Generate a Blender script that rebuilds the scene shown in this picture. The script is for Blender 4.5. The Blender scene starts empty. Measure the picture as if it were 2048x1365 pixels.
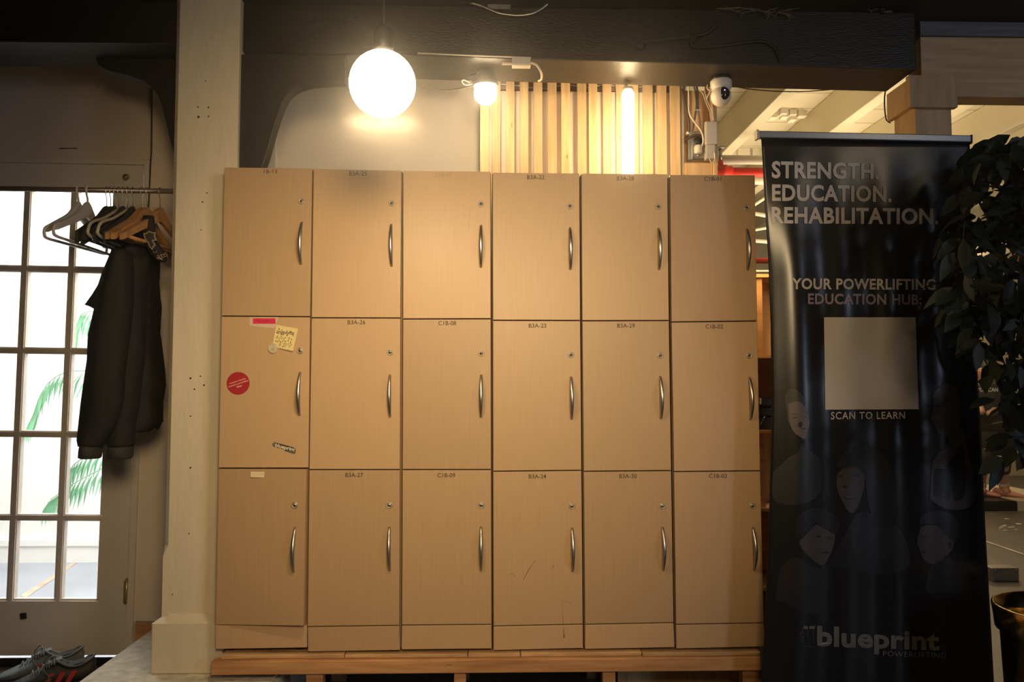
import bpy, bmesh, math, random
from mathutils import Vector, Matrix, Euler, noise as mnoise
random.seed(7)
C = bpy.context.scene.collection
SC = bpy.context.scene
# ------------------------------------------------------------------ camera, world, light, exposure
F = 1593.0
CAM = Vector((-0.005, -2.673, 1.110))
YAW, PIT, ROL = 0.02663, 0.05681, 0.00104
_fw = Vector((math.sin(YAW)*math.cos(PIT), math.cos(YAW)*math.cos(PIT), math.sin(PIT)))
_rt = Vector((math.cos(YAW), -math.sin(YAW), 0)); _up = _rt.cross(_fw)
_rt, _up = math.cos(ROL)*_rt + math.sin(ROL)*_up, math.cos(ROL)*_up - math.sin(ROL)*_rt
cam = bpy.data.objects.new('camera', bpy.data.cameras.new('camera'))
C.objects.link(cam)
cam.matrix_world = Matrix(((_rt.x, _up.x, -_fw.x, CAM.x), (_rt.y, _up.y, -_fw.y, CAM.y), (_rt.z, _up.z, -_fw.z, CAM.z), (0, 0, 0, 1)))
cam.data.sensor_width = 36.0
cam.data.lens = F/2048*36.0
cam.data.clip_start = 0.02
SC.camera = cam

def at(px, py, Y):
    d = _fw*F + _rt*(px-1024) + _up*(682.5-py)
    return CAM + d*((Y-CAM.y)/d.y)
def atz(px, py, Z):
    d = _fw*F + _rt*(px-1024) + _up*(682.5-py)
    return CAM + d*((Z-CAM.z)/d.z)

SC.view_settings.view_transform = 'Standard'
SC.view_settings.look = 'None'
SC.view_settings.exposure = 0.0
SC.view_settings.gamma = 1.0
SC.view_settings.use_curve_mapping = False
w = bpy.data.worlds.new('world'); SC.world = w; w.use_nodes = True
w.node_tree.nodes['Background'].inputs[0].default_value = (0.62, 0.66, 0.8, 1)
w.node_tree.nodes['Background'].inputs[1].default_value = 0.02
# thin haze added to imitate the lens glow round the lit lamps
GLOW_HAZE, HG = 0.035, 0.94
vn = w.node_tree.nodes.new('ShaderNodeVolumeScatter'); vn.inputs['Density'].default_value = GLOW_HAZE; vn.inputs['Anisotropy'].default_value = HG
vn.inputs['Color'].default_value = (1, 0.96, 0.9, 1)
w.node_tree.links.new(vn.outputs[0], w.node_tree.nodes['World Output'].inputs['Volume'])

def area(name, loc, target, sx, sy, power, col, spread=180):
    l = bpy.data.lights.new(name, 'AREA'); l.shape = 'RECTANGLE'; l.size = sx; l.size_y = sy
    l.energy = power; l.color = col; l.spread = math.radians(spread)
    o = bpy.data.objects.new(name, l); C.objects.link(o); o.location = loc
    o.rotation_euler = (Vector(target)-Vector(loc)).to_track_quat('-Z', 'Y').to_euler()
    return o
WARM = (1.0, 0.76, 0.42)
# daylight over the lobby behind the glazed door
area('lobby_skylight', (-2.0, 1.65, 2.66), (-2.05, 1.9, 0), 2.2, 1.6, 185, (1.0, 0.98, 0.95))
# the gym's unseen ceiling lamps, right and behind, and a fill
area('gym_lamp_near', (2.9, 3.2, 2.55), (3.0, 3.4, 0), 0.5, 2.4, 42, (1.0, 0.74, 0.42))
area('gym_lamp_far', (4.8, 5.6, 2.6), (4.9, 5.4, 0), 1.6, 0.5, 40, (1.0, 0.72, 0.4))
area('gym_ceiling_fill', (2.6, 3.4, 2.0), (2.7, 3.6, 4), 1.6, 2.6, 66, (1.0, 0.80, 0.50))  # fill panel added to brighten the gym ceiling from below
# unseen warm lights on the camera side, a fill among them
area('entrance_fill', (0.2, -3.05, 2.27), (0.2, -2.9, 0), 0.10, 0.10, 5.0, (1.0, 0.70, 0.36))  # weak fill added for the door and the surfaces round it
def spot(name, loc, target, power, col, deg, soft=.05):
    l = bpy.data.lights.new(name, 'SPOT'); l.energy = power; l.color = col; l.spot_size = math.radians(deg); l.spot_blend = 1.0; l.shadow_soft_size = soft
    o = bpy.data.objects.new(name, l); C.objects.link(o); o.location = loc
    o.rotation_euler = (Vector(target)-Vector(loc)).to_track_quat('-Z', 'Y').to_euler(); return o
spot('entrance_spot', (0.25, -3.1, 1.82), (-0.18, 0.0, 1.24), 310, (1.0, 0.72, 0.38), 57, .30)  # unseen lamp read from cast shadows; cone and height shaped for the lockers
area('banner_streak_light', (3.3, -4.0, 1.6), (1.25, -.15, 1.25), 0.45, 1.4, 27, (0.66, 0.78, 1.0))  # unseen cool light added to streak the banner with reflections
area('entrance_lamp_right', (2.1, -2.0, 2.4), (0.4, 0.0, 1.0), 0.15, 0.15, 1.5, WARM)
BULB, SPOTB, TUBE = 13.5, 70.0, 34.0       # strength of the three lamps in the picture

# ------------------------------------------------------------------ materials
def newmat(name):
    m = bpy.data.materials.new(name); m.use_nodes = True
    nt = m.node_tree; b = nt.nodes['Principled BSDF']
    return m, nt, b
def ramp(nt, stops):
    r = nt.nodes.new('ShaderNodeValToRGB')
    while len(r.color_ramp.elements) < len(stops): r.color_ramp.elements.new(0.5)
    for e, (p, c) in zip(r.color_ramp.elements, stops): e.position = p; e.color = (*c, 1)
    return r
def coords(nt, sc):
    tc = nt.nodes.new('ShaderNodeTexCoord'); mp = nt.nodes.new('ShaderNodeMapping')
    mp.inputs['Scale'].default_value = sc; nt.links.new(tc.outputs['Object'], mp.inputs[0]); return mp
def mat(name, col, rough=0.6, metal=0.0, var=0.0, vsc=(8, 8, 8), bump=0.0, bsc=None, spec=0.5, det=4):
    m, nt, b = newmat(name)
    b.inputs['Base Color'].default_value = (*col, 1); b.inputs['Roughness'].default_value = rough
    b.inputs['Metallic'].default_value = metal; b.inputs['Specular IOR Level'].default_value = spec
    if var:
        n = nt.nodes.new('ShaderNodeTexNoise'); n.inputs['Scale'].default_value = 1; n.inputs['Detail'].default_value = det
        nt.links.new(coords(nt, vsc).outputs[0], n.inputs['Vector'])
        r = ramp(nt, [(0.3, tuple(c*(1-var) for c in col)), (0.7, tuple(min(1, c*(1+var)) for c in col))])
        nt.links.new(n.outputs['Fac'], r.inputs[0]); nt.links.new(r.outputs[0], b.inputs['Base Color'])
    if bump:
        n2 = nt.nodes.new('ShaderNodeTexNoise'); n2.inputs['Scale'].default_value = 1; n2.inputs['Detail'].default_value = 5
        nt.links.new(coords(nt, bsc or vsc).outputs[0], n2.inputs['Vector'])
        bp = nt.nodes.new('ShaderNodeBump'); bp.inputs['Strength'].default_value = bump; bp.inputs['Distance'].default_value = 0.01
        nt.links.new(n2.outputs['Fac'], bp.inputs['Height']); nt.links.new(bp.outputs[0], b.inputs['Normal'])
    return m
def wood(name, lo, hi, sc, rough=0.5, knots=False, det=6, spread=(0.32, 0.68)):
    m, nt, b = newmat(name); b.inputs['Roughness'].default_value = rough
    n = nt.nodes.new('ShaderNodeTexNoise'); n.inputs['Scale'].default_value = 1; n.inputs['Detail'].default_value = det
    n.inputs['Distortion'].default_value = 0.35
    nt.links.new(coords(nt, sc).outputs[0], n.inputs['Vector'])
    oi = nt.nodes.new('ShaderNodeObjectInfo')
    r = ramp(nt, [(spread[0], lo), (spread[1], hi)])
    nt.links.new(n.outputs['Fac'], r.inputs[0])
    hs = nt.nodes.new('ShaderNodeHueSaturation')
    mr = nt.nodes.new('ShaderNodeMapRange'); mr.inputs[3].default_value = 0.86; mr.inputs[4].default_value = 1.1
    nt.links.new(oi.outputs['Random'], mr.inputs[0]); nt.links.new(mr.outputs[0], hs.inputs['Value'])
    nt.links.new(r.outputs[0], hs.inputs['Color'])
    out = hs.outputs[0]
    if knots:
        v = nt.nodes.new('ShaderNodeTexVoronoi'); v.inputs['Scale'].default_value = 1
        nt.links.new(coords(nt, tuple(k*0.5 if k > 5 else k*1.6 for k in sc)).outputs[0], v.inputs['Vector'])
        kr = ramp(nt, [(0.03, (0.22, 0.09, 0.03)), (0.09, (1, 1, 1))])
        nt.links.new(v.outputs['Distance'], kr.inputs[0])
        mx = nt.nodes.new('ShaderNodeMix'); mx.data_type = 'RGBA'; mx.blend_type = 'MULTIPLY'; mx.inputs[0].default_value = 0.9
        nt.links.new(out, mx.inputs[6]); nt.links.new(kr.outputs[0], mx.inputs[7]); out = mx.outputs[2]
    nt.links.new(out, b.inputs['Base Color'])
    return m
def emis(name, col, st):
    m, nt, b = newmat(name); b.inputs['Base Color'].default_value = (0.8, 0.8, 0.8, 1)
    b.inputs['Emission Color'].default_value = (*col, 1); b.inputs['Emission Strength'].default_value = st
    return m
def glassmat(name, gl=0.06, tint=(0.97, 0.98, 0.97)):
    m, nt, b = newmat(name); nt.nodes.remove(b)
    t = nt.nodes.new('ShaderNodeBsdfTransparent'); t.inputs[0].default_value = (*tint, 1)
    g = nt.nodes.new('ShaderNodeBsdfGlossy'); g.inputs['Roughness'].default_value = 0.02
    mx = nt.nodes.new('ShaderNodeMixShader'); mx.inputs[0].default_value = gl
    nt.links.new(t.outputs[0], mx.inputs[1]); nt.links.new(g.outputs[0], mx.inputs[2])
    nt.links.new(mx.outputs[0], nt.nodes['Material Output'].inputs[0])
    return m
MT = {
 'maple': wood('maple_laminate', (0.455, 0.293, 0.158), (0.515, 0.338, 0.187), (260, 20, 6), 0.42, det=6, spread=(0.25, 0.75)),
 'carcass': mat('locker_carcass', (0.20, 0.12, 0.06), 0.6),
 'steel': mat('brushed_nickel', (0.56, 0.53, 0.49), 0.36, 1.0),
 'lock': mat('nickel_lock', (0.50, 0.43, 0.34), 0.5, 0.8),
 'hole': mat('keyhole_black', (0.008, 0.006, 0.005), 0.7),
 'print': mat('black_print', (0.045, 0.032, 0.022), 0.7),
 'printfaint': mat('worn_print', (0.40, 0.27, 0.165), 0.7),
 'scuff': mat('scuff_mark', (0.25, 0.155, 0.075), 0.7, var=0.3, vsc=(200, 200, 200)),
 'pine': wood('pine_slat', (0.62, 0.40, 0.19), (0.84, 0.60, 0.33), (60, 30, 4), 0.5, knots=True),
 'pinepost': wood('pine_post', (0.60, 0.37, 0.17), (0.78, 0.53, 0.28), (40, 30, 3), 0.5),
 'pinebeam': wood('pine_beam', (0.60, 0.37, 0.17), (0.78, 0.53, 0.28), (3, 30, 40), 0.5, knots=True),
 'fir': wood('fir_framing', (0.34, 0.155, 0.06), (0.56, 0.29, 0.125), (4, 30, 55), 0.55, knots=True),
 'plank': wood('plank_deck', (0.36, 0.20, 0.09), (0.60, 0.37, 0.18), (7, 30, 70), 0.6, knots=True),
 'shelfwood': wood('orange_shelf_wood', (0.55, 0.27, 0.09), (0.72, 0.40, 0.15), (5, 20, 30), 0.5),
 'whitepaint': mat('cream_painted_timber', (0.66, 0.57, 0.43), 0.55, var=0.06, vsc=(6, 6, 2), bump=0.25, bsc=(30, 30, 8)),
 'wallwhite': mat('white_wall_paint', (0.64, 0.58, 0.51), 0.6, var=0.03, vsc=(3, 3, 3)),
 'wallcream': mat('cream_wall_paint', (0.62, 0.52, 0.44), 0.6, var=0.05, vsc=(2, 2, 2), bump=0.05, bsc=(40, 40, 40)),
 'doorpaint': mat('door_paint', (0.62, 0.55, 0.49), 0.45, var=0.03, vsc=(4, 4, 4)),
 'stone': mat('painted_stone', (0.62, 0.57, 0.48), 0.75, var=0.22, vsc=(28, 28, 28), bump=0.5, bsc=(60, 60, 60), det=7),
 'darkbeam': mat('dark_brown_gloss_paint', (0.014, 0.010, 0.007), 0.40, var=0.25, vsc=(3, 30, 30), bump=0.22, bsc=(60, 220, 220), spec=0.4),
 'darkbrace': mat('dark_brown_paint', (0.013, 0.0095, 0.007), 0.55, var=0.2, vsc=(20, 20, 20), bump=0.15, bsc=(60, 60, 60)),
 'ceildark': mat('dark_ceiling_paint', (0.01, 0.0075, 0.006), 0.65, var=0.3, vsc=(2, 20, 20)),
 'greytrim': mat('grey_brown_trim', (0.06, 0.053, 0.05), 0.6, var=0.15, vsc=(3, 10, 10)),
 'floor': mat('dark_concrete', (0.115, 0.10, 0.085), 0.42, var=0.25, vsc=(3, 3, 3), bump=0.15, bsc=(40, 40, 40)),
 'lobbyfloor': mat('blue_grey_floor', (0.29, 0.315, 0.37), 0.35, var=0.12, vsc=(2, 5, 5)),
 'lobbywall': mat('lobby_white_wall', (0.9, 0.89, 0.86), 0.6),
 'rust': mat('rust_streak', (0.52, 0.36, 0.26), 0.6, var=0.3, vsc=(15, 15, 15)),
 'glass': glassmat('door_glass'),
 'rail': mat('rail_brown_steel', (0.24, 0.19, 0.155), 0.35, 0.6),
 'black': mat('black_plastic', (0.012, 0.011, 0.011), 0.4),
 'blackcloth': mat('black_nylon', (0.006, 0.005, 0.0045), 0.8, var=0.2, vsc=(40, 40, 40), bump=0.4, bsc=(26, 26, 9)),
 'velvet': mat('black_velvet', (0.03, 0.027, 0.026), 0.8),
 'plastwhite': mat('white_plastic', (0.55, 0.50, 0.46), 0.3),
 'plastcream': mat('cream_plastic', (0.78, 0.70, 0.58), 0.4),
 'plastbeige': mat('beige_tubing', (0.42, 0.36, 0.27), 0.35),
 'hangwood': wood('hanger_wood', (0.36, 0.17, 0.065), (0.52, 0.27, 0.11), (10, 40, 40), 0.35),
 'wire': mat('hook_wire', (0.5, 0.47, 0.42), 0.3, 1.0),
 'brass': mat('polished_brass', (0.70, 0.47, 0.17), 0.16, 1.0, bump=0.1, bsc=(12, 12, 12)),
 'hinge': mat('hinge_brass', (0.5, 0.4, 0.2), 0.4, 0.8),
 'soil': mat('dark_soil', (0.02, 0.016, 0.012), 0.9, bump=0.6, bsc=(50, 50, 50)),
 'leaf': mat('ficus_leaf', (0.006, 0.013, 0.005), 0.6, var=0.4, vsc=(7, 7, 7)),
 'bark': mat('bark', (0.09, 0.06, 0.04), 0.8, bump=0.5, bsc=(60, 60, 15)),
 'palm': mat('palm_leaf', (0.26, 0.58, 0.36), 0.4, var=0.3, vsc=(9, 9, 9)),
 'banner': mat('banner_vinyl', (0.012, 0.011, 0.013), 0.25, spec=0.5),
 'bannertext': mat('banner_pale_print', (0.62, 0.56, 0.53), 0.4),
 'bannerlilac': mat('banner_lilac_print', (0.32, 0.255, 0.345), 0.4),
 'bannergrey': mat('banner_grey_print', (0.16, 0.145, 0.125), 0.4),
 'skinprint': mat('banner_dim_face_print', (0.055, 0.040, 0.040), 0.35),
 'skinlight': mat('banner_face_light_print', (0.105, 0.078, 0.075), 0.35),
 'shirtprint': mat('banner_dim_shirt_print', (0.017, 0.0145, 0.0165), 0.35),
 'hairprint': mat('banner_dark_hair_print', (0.009, 0.007, 0.008), 0.35),
 'square': mat('banner_square_print', (0.64, 0.57, 0.52), 0.4),
 'alu': mat('dark_aluminium', (0.30, 0.31, 0.34), 0.35, 0.85),
 'gymceil': None, 'gymwall': mat('gym_cream_wall', (0.62, 0.54, 0.38), 0.6),
 'gymjoist': mat('gym_painted_joist', (0.66, 0.58, 0.40), 0.6, var=0.05, vsc=(6, 2, 6)),
 'redpipe': mat('red_pipe_paint', (0.75, 0.035, 0.02), 0.35),
 'whitepipe': mat('white_pipe_paint', (0.78, 0.73, 0.6), 0.4),
 'galv': mat('galvanised_steel', (0.42, 0.41, 0.39), 0.35, 0.9, var=0.2, vsc=(60, 60, 60)),
 'brown': mat('brown_cable', (0.07, 0.03, 0.015), 0.5),
 'camwhite': mat('camera_white_plastic', (0.80, 0.74, 0.66), 0.35),
 'camface': mat('camera_gloss_face', (0.006, 0.006, 0.008), 0.08),
 'led': emis('blue_led', (0.25, 0.2, 1.0), 6.0),
 'bulb': emis('lit_bulb_glass', (1.0, 0.76, 0.45), BULB),
 'spotb': emis('lit_spot_glass', (1.0, 0.76, 0.45), SPOTB),
 'tube': emis('lit_tube_glass', (1.0, 0.72, 0.38), TUBE),
 'note': mat('yellow_note_paper', (0.72, 0.58, 0.27), 0.7),
 'ink': mat('brown_ink', (0.09, 0.03, 0.025), 0.7),
 'redstick': mat('red_sticker', (0.36, 0.018, 0.024), 0.4),
 'pinktext': mat('pink_print', (0.80, 0.42, 0.32), 0.5),
 'pinktape': mat('pink_glitter_tape', (0.72, 0.03, 0.09), 0.3, var=0.6, vsc=(500, 60, 500)),
 'cleartape': mat('clear_tape', (0.60, 0.47, 0.34), 0.25),
 'masktape': mat('masking_tape', (0.72, 0.58, 0.36), 0.6),
 'holo': mat('holographic_foil', (0.86, 0.74, 0.52), 0.18, 0.35, var=0.2, vsc=(60, 60, 60)),
 'shoegrey': mat('shoe_grey_mesh', (0.10, 0.115, 0.115), 0.7, var=0.25, vsc=(60, 60, 60)),
 'shoeblack': mat('shoe_black', (0.014, 0.013, 0.013), 0.6),
 'shoered': mat('shoe_red_stripe', (0.42, 0.012, 0.01), 0.5),
 'lace': mat('shoe_lace_grey', (0.12, 0.12, 0.12), 0.8),
 'sole': mat('shoe_sole', (0.045, 0.045, 0.045), 0.7),
 'skin': mat('skin', (0.55, 0.30, 0.20), 0.55),
 'hair': mat('dark_hair', (0.02, 0.012, 0.008), 0.45),
 'tee': mat('black_tee', (0.012, 0.012, 0.012), 0.8),
 'tan': mat('tan_cloth', (0.30, 0.22, 0.13), 0.8),
 'sock': mat('white_sock', (0.7, 0.68, 0.62), 0.8),
 'pinkshoe': mat('pink_shoe', (0.72, 0.33, 0.25), 0.6),
 'whitetext': mat('white_print', (0.8, 0.78, 0.72), 0.6),
 'binder': mat('dark_binder', (0.03, 0.025, 0.022), 0.35, var=0.3, vsc=(30, 30, 30)),
 'paperlight': mat('pale_paper', (0.75, 0.68, 0.55), 0.7),
 'steelplate': mat('stainless_plate', (0.38, 0.36, 0.32), 0.3, 0.9, var=0.2, vsc=(40, 40, 40)),
 'tapewhite': mat('worn_floor_tape', (0.45, 0.42, 0.36), 0.6, var=0.3, vsc=(10, 10, 10)),
 'bluewhite': mat('blue_grey_painted_timber', (0.17, 0.165, 0.18), 0.7, var=0.3, vsc=(3, 20, 40), bump=0.4, bsc=(6, 40, 60)),
 'lath': mat('torn_lath', (0.22, 0.15, 0.09), 0.8),
}
def gymceil():
    m, nt, b = newmat('gym_board_ceiling'); b.inputs['Roughness'].default_value = 0.6
    wv = nt.nodes.new('ShaderNodeTexWave'); wv.wave_type = 'BANDS'; wv.bands_direction = 'Y'; wv.wave_profile = 'SAW'
    wv.inputs['Scale'].default_value = 0.5
    nt.links.new(coords(nt, (1, 2.0, 1)).outputs[0], wv.inputs['Vector'])
    r = ramp(nt, [(0.0, (0.30, 0.24, 0.15)), (0.03, (0.30, 0.24, 0.15)), (0.05, (0.64, 0.57, 0.42)), (1.0, (0.62, 0.55, 0.40))])
    nt.links.new(wv.outputs['Fac'], r.inputs[0]); nt.links.new(r.outputs[0], b.inputs['Base Color'])
    return m
MT['gymceil'] = gymceil()

# ------------------------------------------------------------------ mesh builder
def V(*a): return Vector(a)
class M:
    def __init__(s): s.v = []; s.f = []; s.m = []; s.sm = []
    def add(s, vs, fs, mi=0, smooth=False):
        o = len(s.v); s.v += [Vector(p) for p in vs]
        for f in fs: s.f.append([i+o for i in f]); s.m.append(mi); s.sm.append(smooth)
        return s
    def hexa(s, p, mi=0):     # p: 4 front (ccw seen from front: BL, BR, TR, TL) + 4 back
        return s.add(p, [(0, 1, 2, 3), (5, 4, 7, 6), (4, 0, 3, 7), (1, 5, 6, 2), (3, 2, 6, 7), (4, 5, 1, 0)], mi)
    def box(s, x0, x1, y0, y1, z0, z1, mi=0):
        return s.hexa([(x0, y0, z0), (x1, y0, z0), (x1, y0, z1), (x0, y0, z1), (x0, y1, z0), (x1, y1, z0), (x1, y1, z1), (x0, y1, z1)], mi)
    def rbox(s, x0, x1, y0, y1, z0, z1, r, mi=0):
        # chamfered box: three stacked rings per axis would be heavy; bevel a bmesh cube instead
        bm = bmesh.new(); bmesh.ops.create_cube(bm, size=1)
        for v in bm.verts: v.co = Vector(((x0+x1)/2+v.co.x*(x1-x0), (y0+y1)/2+v.co.y*(y1-y0), (z0+z1)/2+v.co.z*(z1-z0)))
        bmesh.ops.bevel(bm, geom=bm.edges[:], offset=r, segments=2, profile=0.6, affect='EDGES')
        bm.verts.index_update()
        s.add([v.co.copy() for v in bm.verts], [[v.index for v in f.verts] for f in bm.faces], mi); bm.free(); return s
    def quadpx(s, q, Y, th, mi=0):   # q: TL TR BL BR pixels at front plane Y, solid th deep
        tl, tr, bl, br = [at(a, b, Y) for a, b in q]; d = Vector((0, th, 0))
        return s.hexa([bl, br, tr, tl, bl+d, br+d, tr+d, tl+d], mi)
    def prism(s, pts, d, mi=0, smooth=False):     # polygon of points pushed along d
        n = len(pts); a = [Vector(p) for p in pts]; b = [p+Vector(d) for p in a]
        s.add(a, [list(range(n))], mi); s.add(b, [list(range(n))[::-1]], mi)
        s.add(a+b, [(i, i+n, (i+1) % n+n, (i+1) % n) for i in range(n)], mi, smooth); return s
    def tube(s, pts, r, n=8, mi=0, caps=True, flat=1.0, ref=None):
        pts = [Vector(p) for p in pts]; k = len(pts); rs = r if isinstance(r, (list, tuple)) else [r]*k
        t0 = (pts[1]-pts[0]).normalized(); ref = Vector(ref) if ref else (Vector((0, 0, 1)) if abs(t0.z) < 0.9 else Vector((1, 0, 0)))
        u = (ref-t0*ref.dot(t0)).normalized(); vs = []
        for i, p in enumerate(pts):
            t = (pts[min(i+1, k-1)]-pts[max(i-1, 0)]).normalized()
            u = (u-t*u.dot(t)).normalized(); w_ = t.cross(u)
            for j in range(n):
                a = 2*math.pi*j/n; vs.append(p+(u*math.cos(a)*flat+w_*math.sin(a))*rs[i])
        fs = [(i*n+j, i*n+(j+1) % n, (i+1)*n+(j+1) % n, (i+1)*n+j) for i in range(k-1) for j in range(n)]
        s.add(vs, fs, mi, True)
        if caps: s.add(vs[:n], [list(range(n))[::-1]], mi); s.add(vs[-n:], [list(range(n))], mi)
        return s
    def lathe(s, prof, c=(0, 0, 0), axis='Z', n=24, mi=0, smooth=True):   # prof: (r, h) pairs
        c = Vector(c); vs = []
        for r, h in prof:
            for j in range(n):
                a = 2*math.pi*j/n; x, y = r*math.cos(a), r*math.sin(a)
                vs.append(c+(Vector((x, y, h)) if axis == 'Z' else Vector((x, h, y)) if axis == 'Y' else Vector((h, x, y))))
        k = len(prof)
        s.add(vs, [(i*n+j, i*n+(j+1) % n, (i+1)*n+(j+1) % n, (i+1)*n+j) for i in range(k-1) for j in range(n)], mi, smooth)
        if prof[0][0] > 1e-5: s.add(vs[:n], [list(range(n))[::-1]], mi)
        if prof[-1][0] > 1e-5: s.add(vs[-n:], [list(range(n))], mi)
        return s
    def ball(s, c, rx, ry=None, rz=None, n=20, mi=0):
        ry = ry or rx; rz = rz or rx; k = n//2
        vs = []; c = Vector(c)
        for i in range(k+1):
            th = math.pi*i/k
            for j in range(n):
                a = 2*math.pi*j/n; vs.append(c+Vector((rx*math.sin(th)*math.cos(a), ry*math.sin(th)*math.sin(a), rz*math.cos(th))))
        return s.add(vs, [(i*n+j, (i+1)*n+j, (i+1)*n+(j+1) % n, i*n+(j+1) % n) for i in range(k) for j in range(n)], mi, True)
    def loft(s, rings, mi=0, smooth=True, caps=True):
        n = len(rings[0]); vs = [p for r in rings for p in r]
        s.add(vs, [(i*n+j, i*n+(j+1) % n, (i+1)*n+(j+1) % n, (i+1)*n+j) for i in range(len(rings)-1) for j in range(n)], mi, smooth)
        if caps: s.add(rings[0], [list(range(n))[::-1]], mi); s.add(rings[-1], [list(range(n))], mi)
        return s
    def disc(s, c, r, th=0.0006, n=24, mi=0):     # thin disc facing -Y
        c = Vector(c); return s.lathe([(r, th), (r, 0)], c, 'Y', n, mi, False)
    def text(s, body, q, Yf, mi=0, bold=0.0, th=0.0, spacing=1.0):
        vs, fs = glyphs(body, bold, spacing)
        (x0, y0), (x1, y1), (x2, y2), (x3, y3) = q     # TL TR BL BR pixels
        out = []
        for u, v in vs:
            px = (x2+(x3-x2)*u)*(1-v)+(x0+(x1-x0)*u)*v; py = (y2+(y3-y2)*u)*(1-v)+(y0+(y1-y0)*u)*v
            out.append(at(px, py, Yf(px, py) if callable(Yf) else Yf))
        return s.add(out, fs, mi)
    def build(s, name, mats, parent=None, loc=None, local=False):
        me = bpy.data.meshes.new(name)
        off = Vector((0, 0, 0))
        if parent is not None and not local: off = wloc(parent)
        if parent is None and loc is not None and not local: off = Vector(loc)
        me.from_pydata([v-off for v in s.v], [], s.f)
        mats = mats if isinstance(mats, (list, tuple)) else [mats]
        for m in mats: me.materials.append(MT[m] if isinstance(m, str) else m)
        me.polygons.foreach_set('material_index', s.m); me.polygons.foreach_set('use_smooth', s.sm)
        me.update(); bm = bmesh.new(); bm.from_mesh(me)
        bmesh.ops.remove_doubles(bm, verts=bm.verts, dist=1e-6)
        bm.to_mesh(me); bm.free()
        o = bpy.data.objects.new(name, me); C.objects.link(o)
        if parent is not None: o.parent = parent
        elif loc is not None: o.location = loc
        return o
def wloc(o):
    p = Vector((0, 0, 0))
    while o is not None: p += o.location; o = o.parent
    return p
_gl = {}
def glyphs(body, bold, spacing):
    k = (body, bold, spacing)
    if k in _gl: return _gl[k]
    cu = bpy.data.curves.new('t', 'FONT'); cu.body = body; cu.size = 1; cu.offset = bold; cu.space_character = spacing; cu.resolution_u = 3
    ob = bpy.data.objects.new('t', cu); C.objects.link(ob)
    dg = bpy.context.evaluated_depsgraph_get(); dg.update()
    me = bpy.data.meshes.new_from_object(ob.evaluated_get(dg))
    vs = [v.co.copy() for v in me.vertices]; fs = [list(p.vertices) for p in me.polygons]
    bpy.data.objects.remove(ob); bpy.data.curves.remove(cu); bpy.data.meshes.remove(me)
    x0 = min(v.x for v in vs); x1 = max(v.x for v in vs); y0 = min(v.y for v in vs); y1 = max(v.y for v in vs)
    r = ([((v.x-x0)/max(1e-6, x1-x0), (v.y-y0)/max(1e-6, y1-y0)) for v in vs], fs); _gl[k] = r
    return r
def tag(o, label=None, cat=None, group=None, kind=None):
    if label: o['label'] = label
    if cat: o['category'] = cat
    if group: o['group'] = group
    if kind: o['kind'] = kind
    return o
def thing(name, label, cat, loc=(0, 0, 0), group=None):
    o = bpy.data.objects.new(name, None); C.objects.link(o); o.location = loc; o.empty_display_size = 0.05
    return tag(o, label, cat, group)
def struct(name, b, mats, label=None):
    o = b.build(name, mats); o['kind'] = 'structure'
    if label: o['label'] = label
    return o
def bev(o, wd=0.002, seg=2):
    m = o.modifiers.new('bevel', 'BEVEL'); m.width = wd; m.segments = seg; m.limit_method = 'ANGLE'; m.angle_limit = math.radians(40); return o
def boxq(x0, y0, x1, y1): return [(x0, y0), (x1, y0), (x0, y1), (x1, y1)]
def cbox(cx, cy, wd, h): return boxq(cx-wd/2, cy-h/2, cx+wd/2, cy+h/2)
def spline(pts, k=6):
    pts = [Vector(p) for p in pts]; P = [pts[0]]+pts+[pts[-1]]; out = []
    for i in range(1, len(P)-2):
        for j in range(k):
            t = j/k; a, b, c, d = P[i-1:i+3]
            out.append(0.5*((2*b)+(c-a)*t+(2*a-5*b+4*c-d)*t*t+(3*b-a-3*c+d)*t**3))
    return out+[pts[-1]]
def pxspline(pts, Y, k=6): return spline([at(p[0], p[1], p[2] if len(p) > 2 else Y) for p in pts], k)
# ------------------------------------------------------------------ setting
zc = 2.475
struct('floor', M().box(-5, 9, -4.2, 0.60, -0.06, 0), 'floor')
struct('floor_lobby', M().box(-4.4, -0.86, 0.60, 3.0, -0.06, 0), 'lobbyfloor')
struct('floor_gym', M().box(-0.86, 9, 0.60, 8.0, -0.06, 0), 'floor')
struct('ceiling', M().box(-5, 6, -4.2, 0.33, zc, zc+0.08).box(-5, -0.87, 0.33, 0.74, zc, zc+0.08), 'ceildark')
struct('ceiling_lobby', M().box(-4.4, -0.86, 0.74, 3.0, 2.72, 2.8), 'lobbywall')
struct('ceiling_gym', M().box(-0.8, 9, 0.70, 8.0, 3.2, 3.28), 'gymceil')
struct('wall_upper', M().box(-0.87, 9, 0.27, 0.33, zc+0.08, 3.3), 'ceildark')
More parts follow.
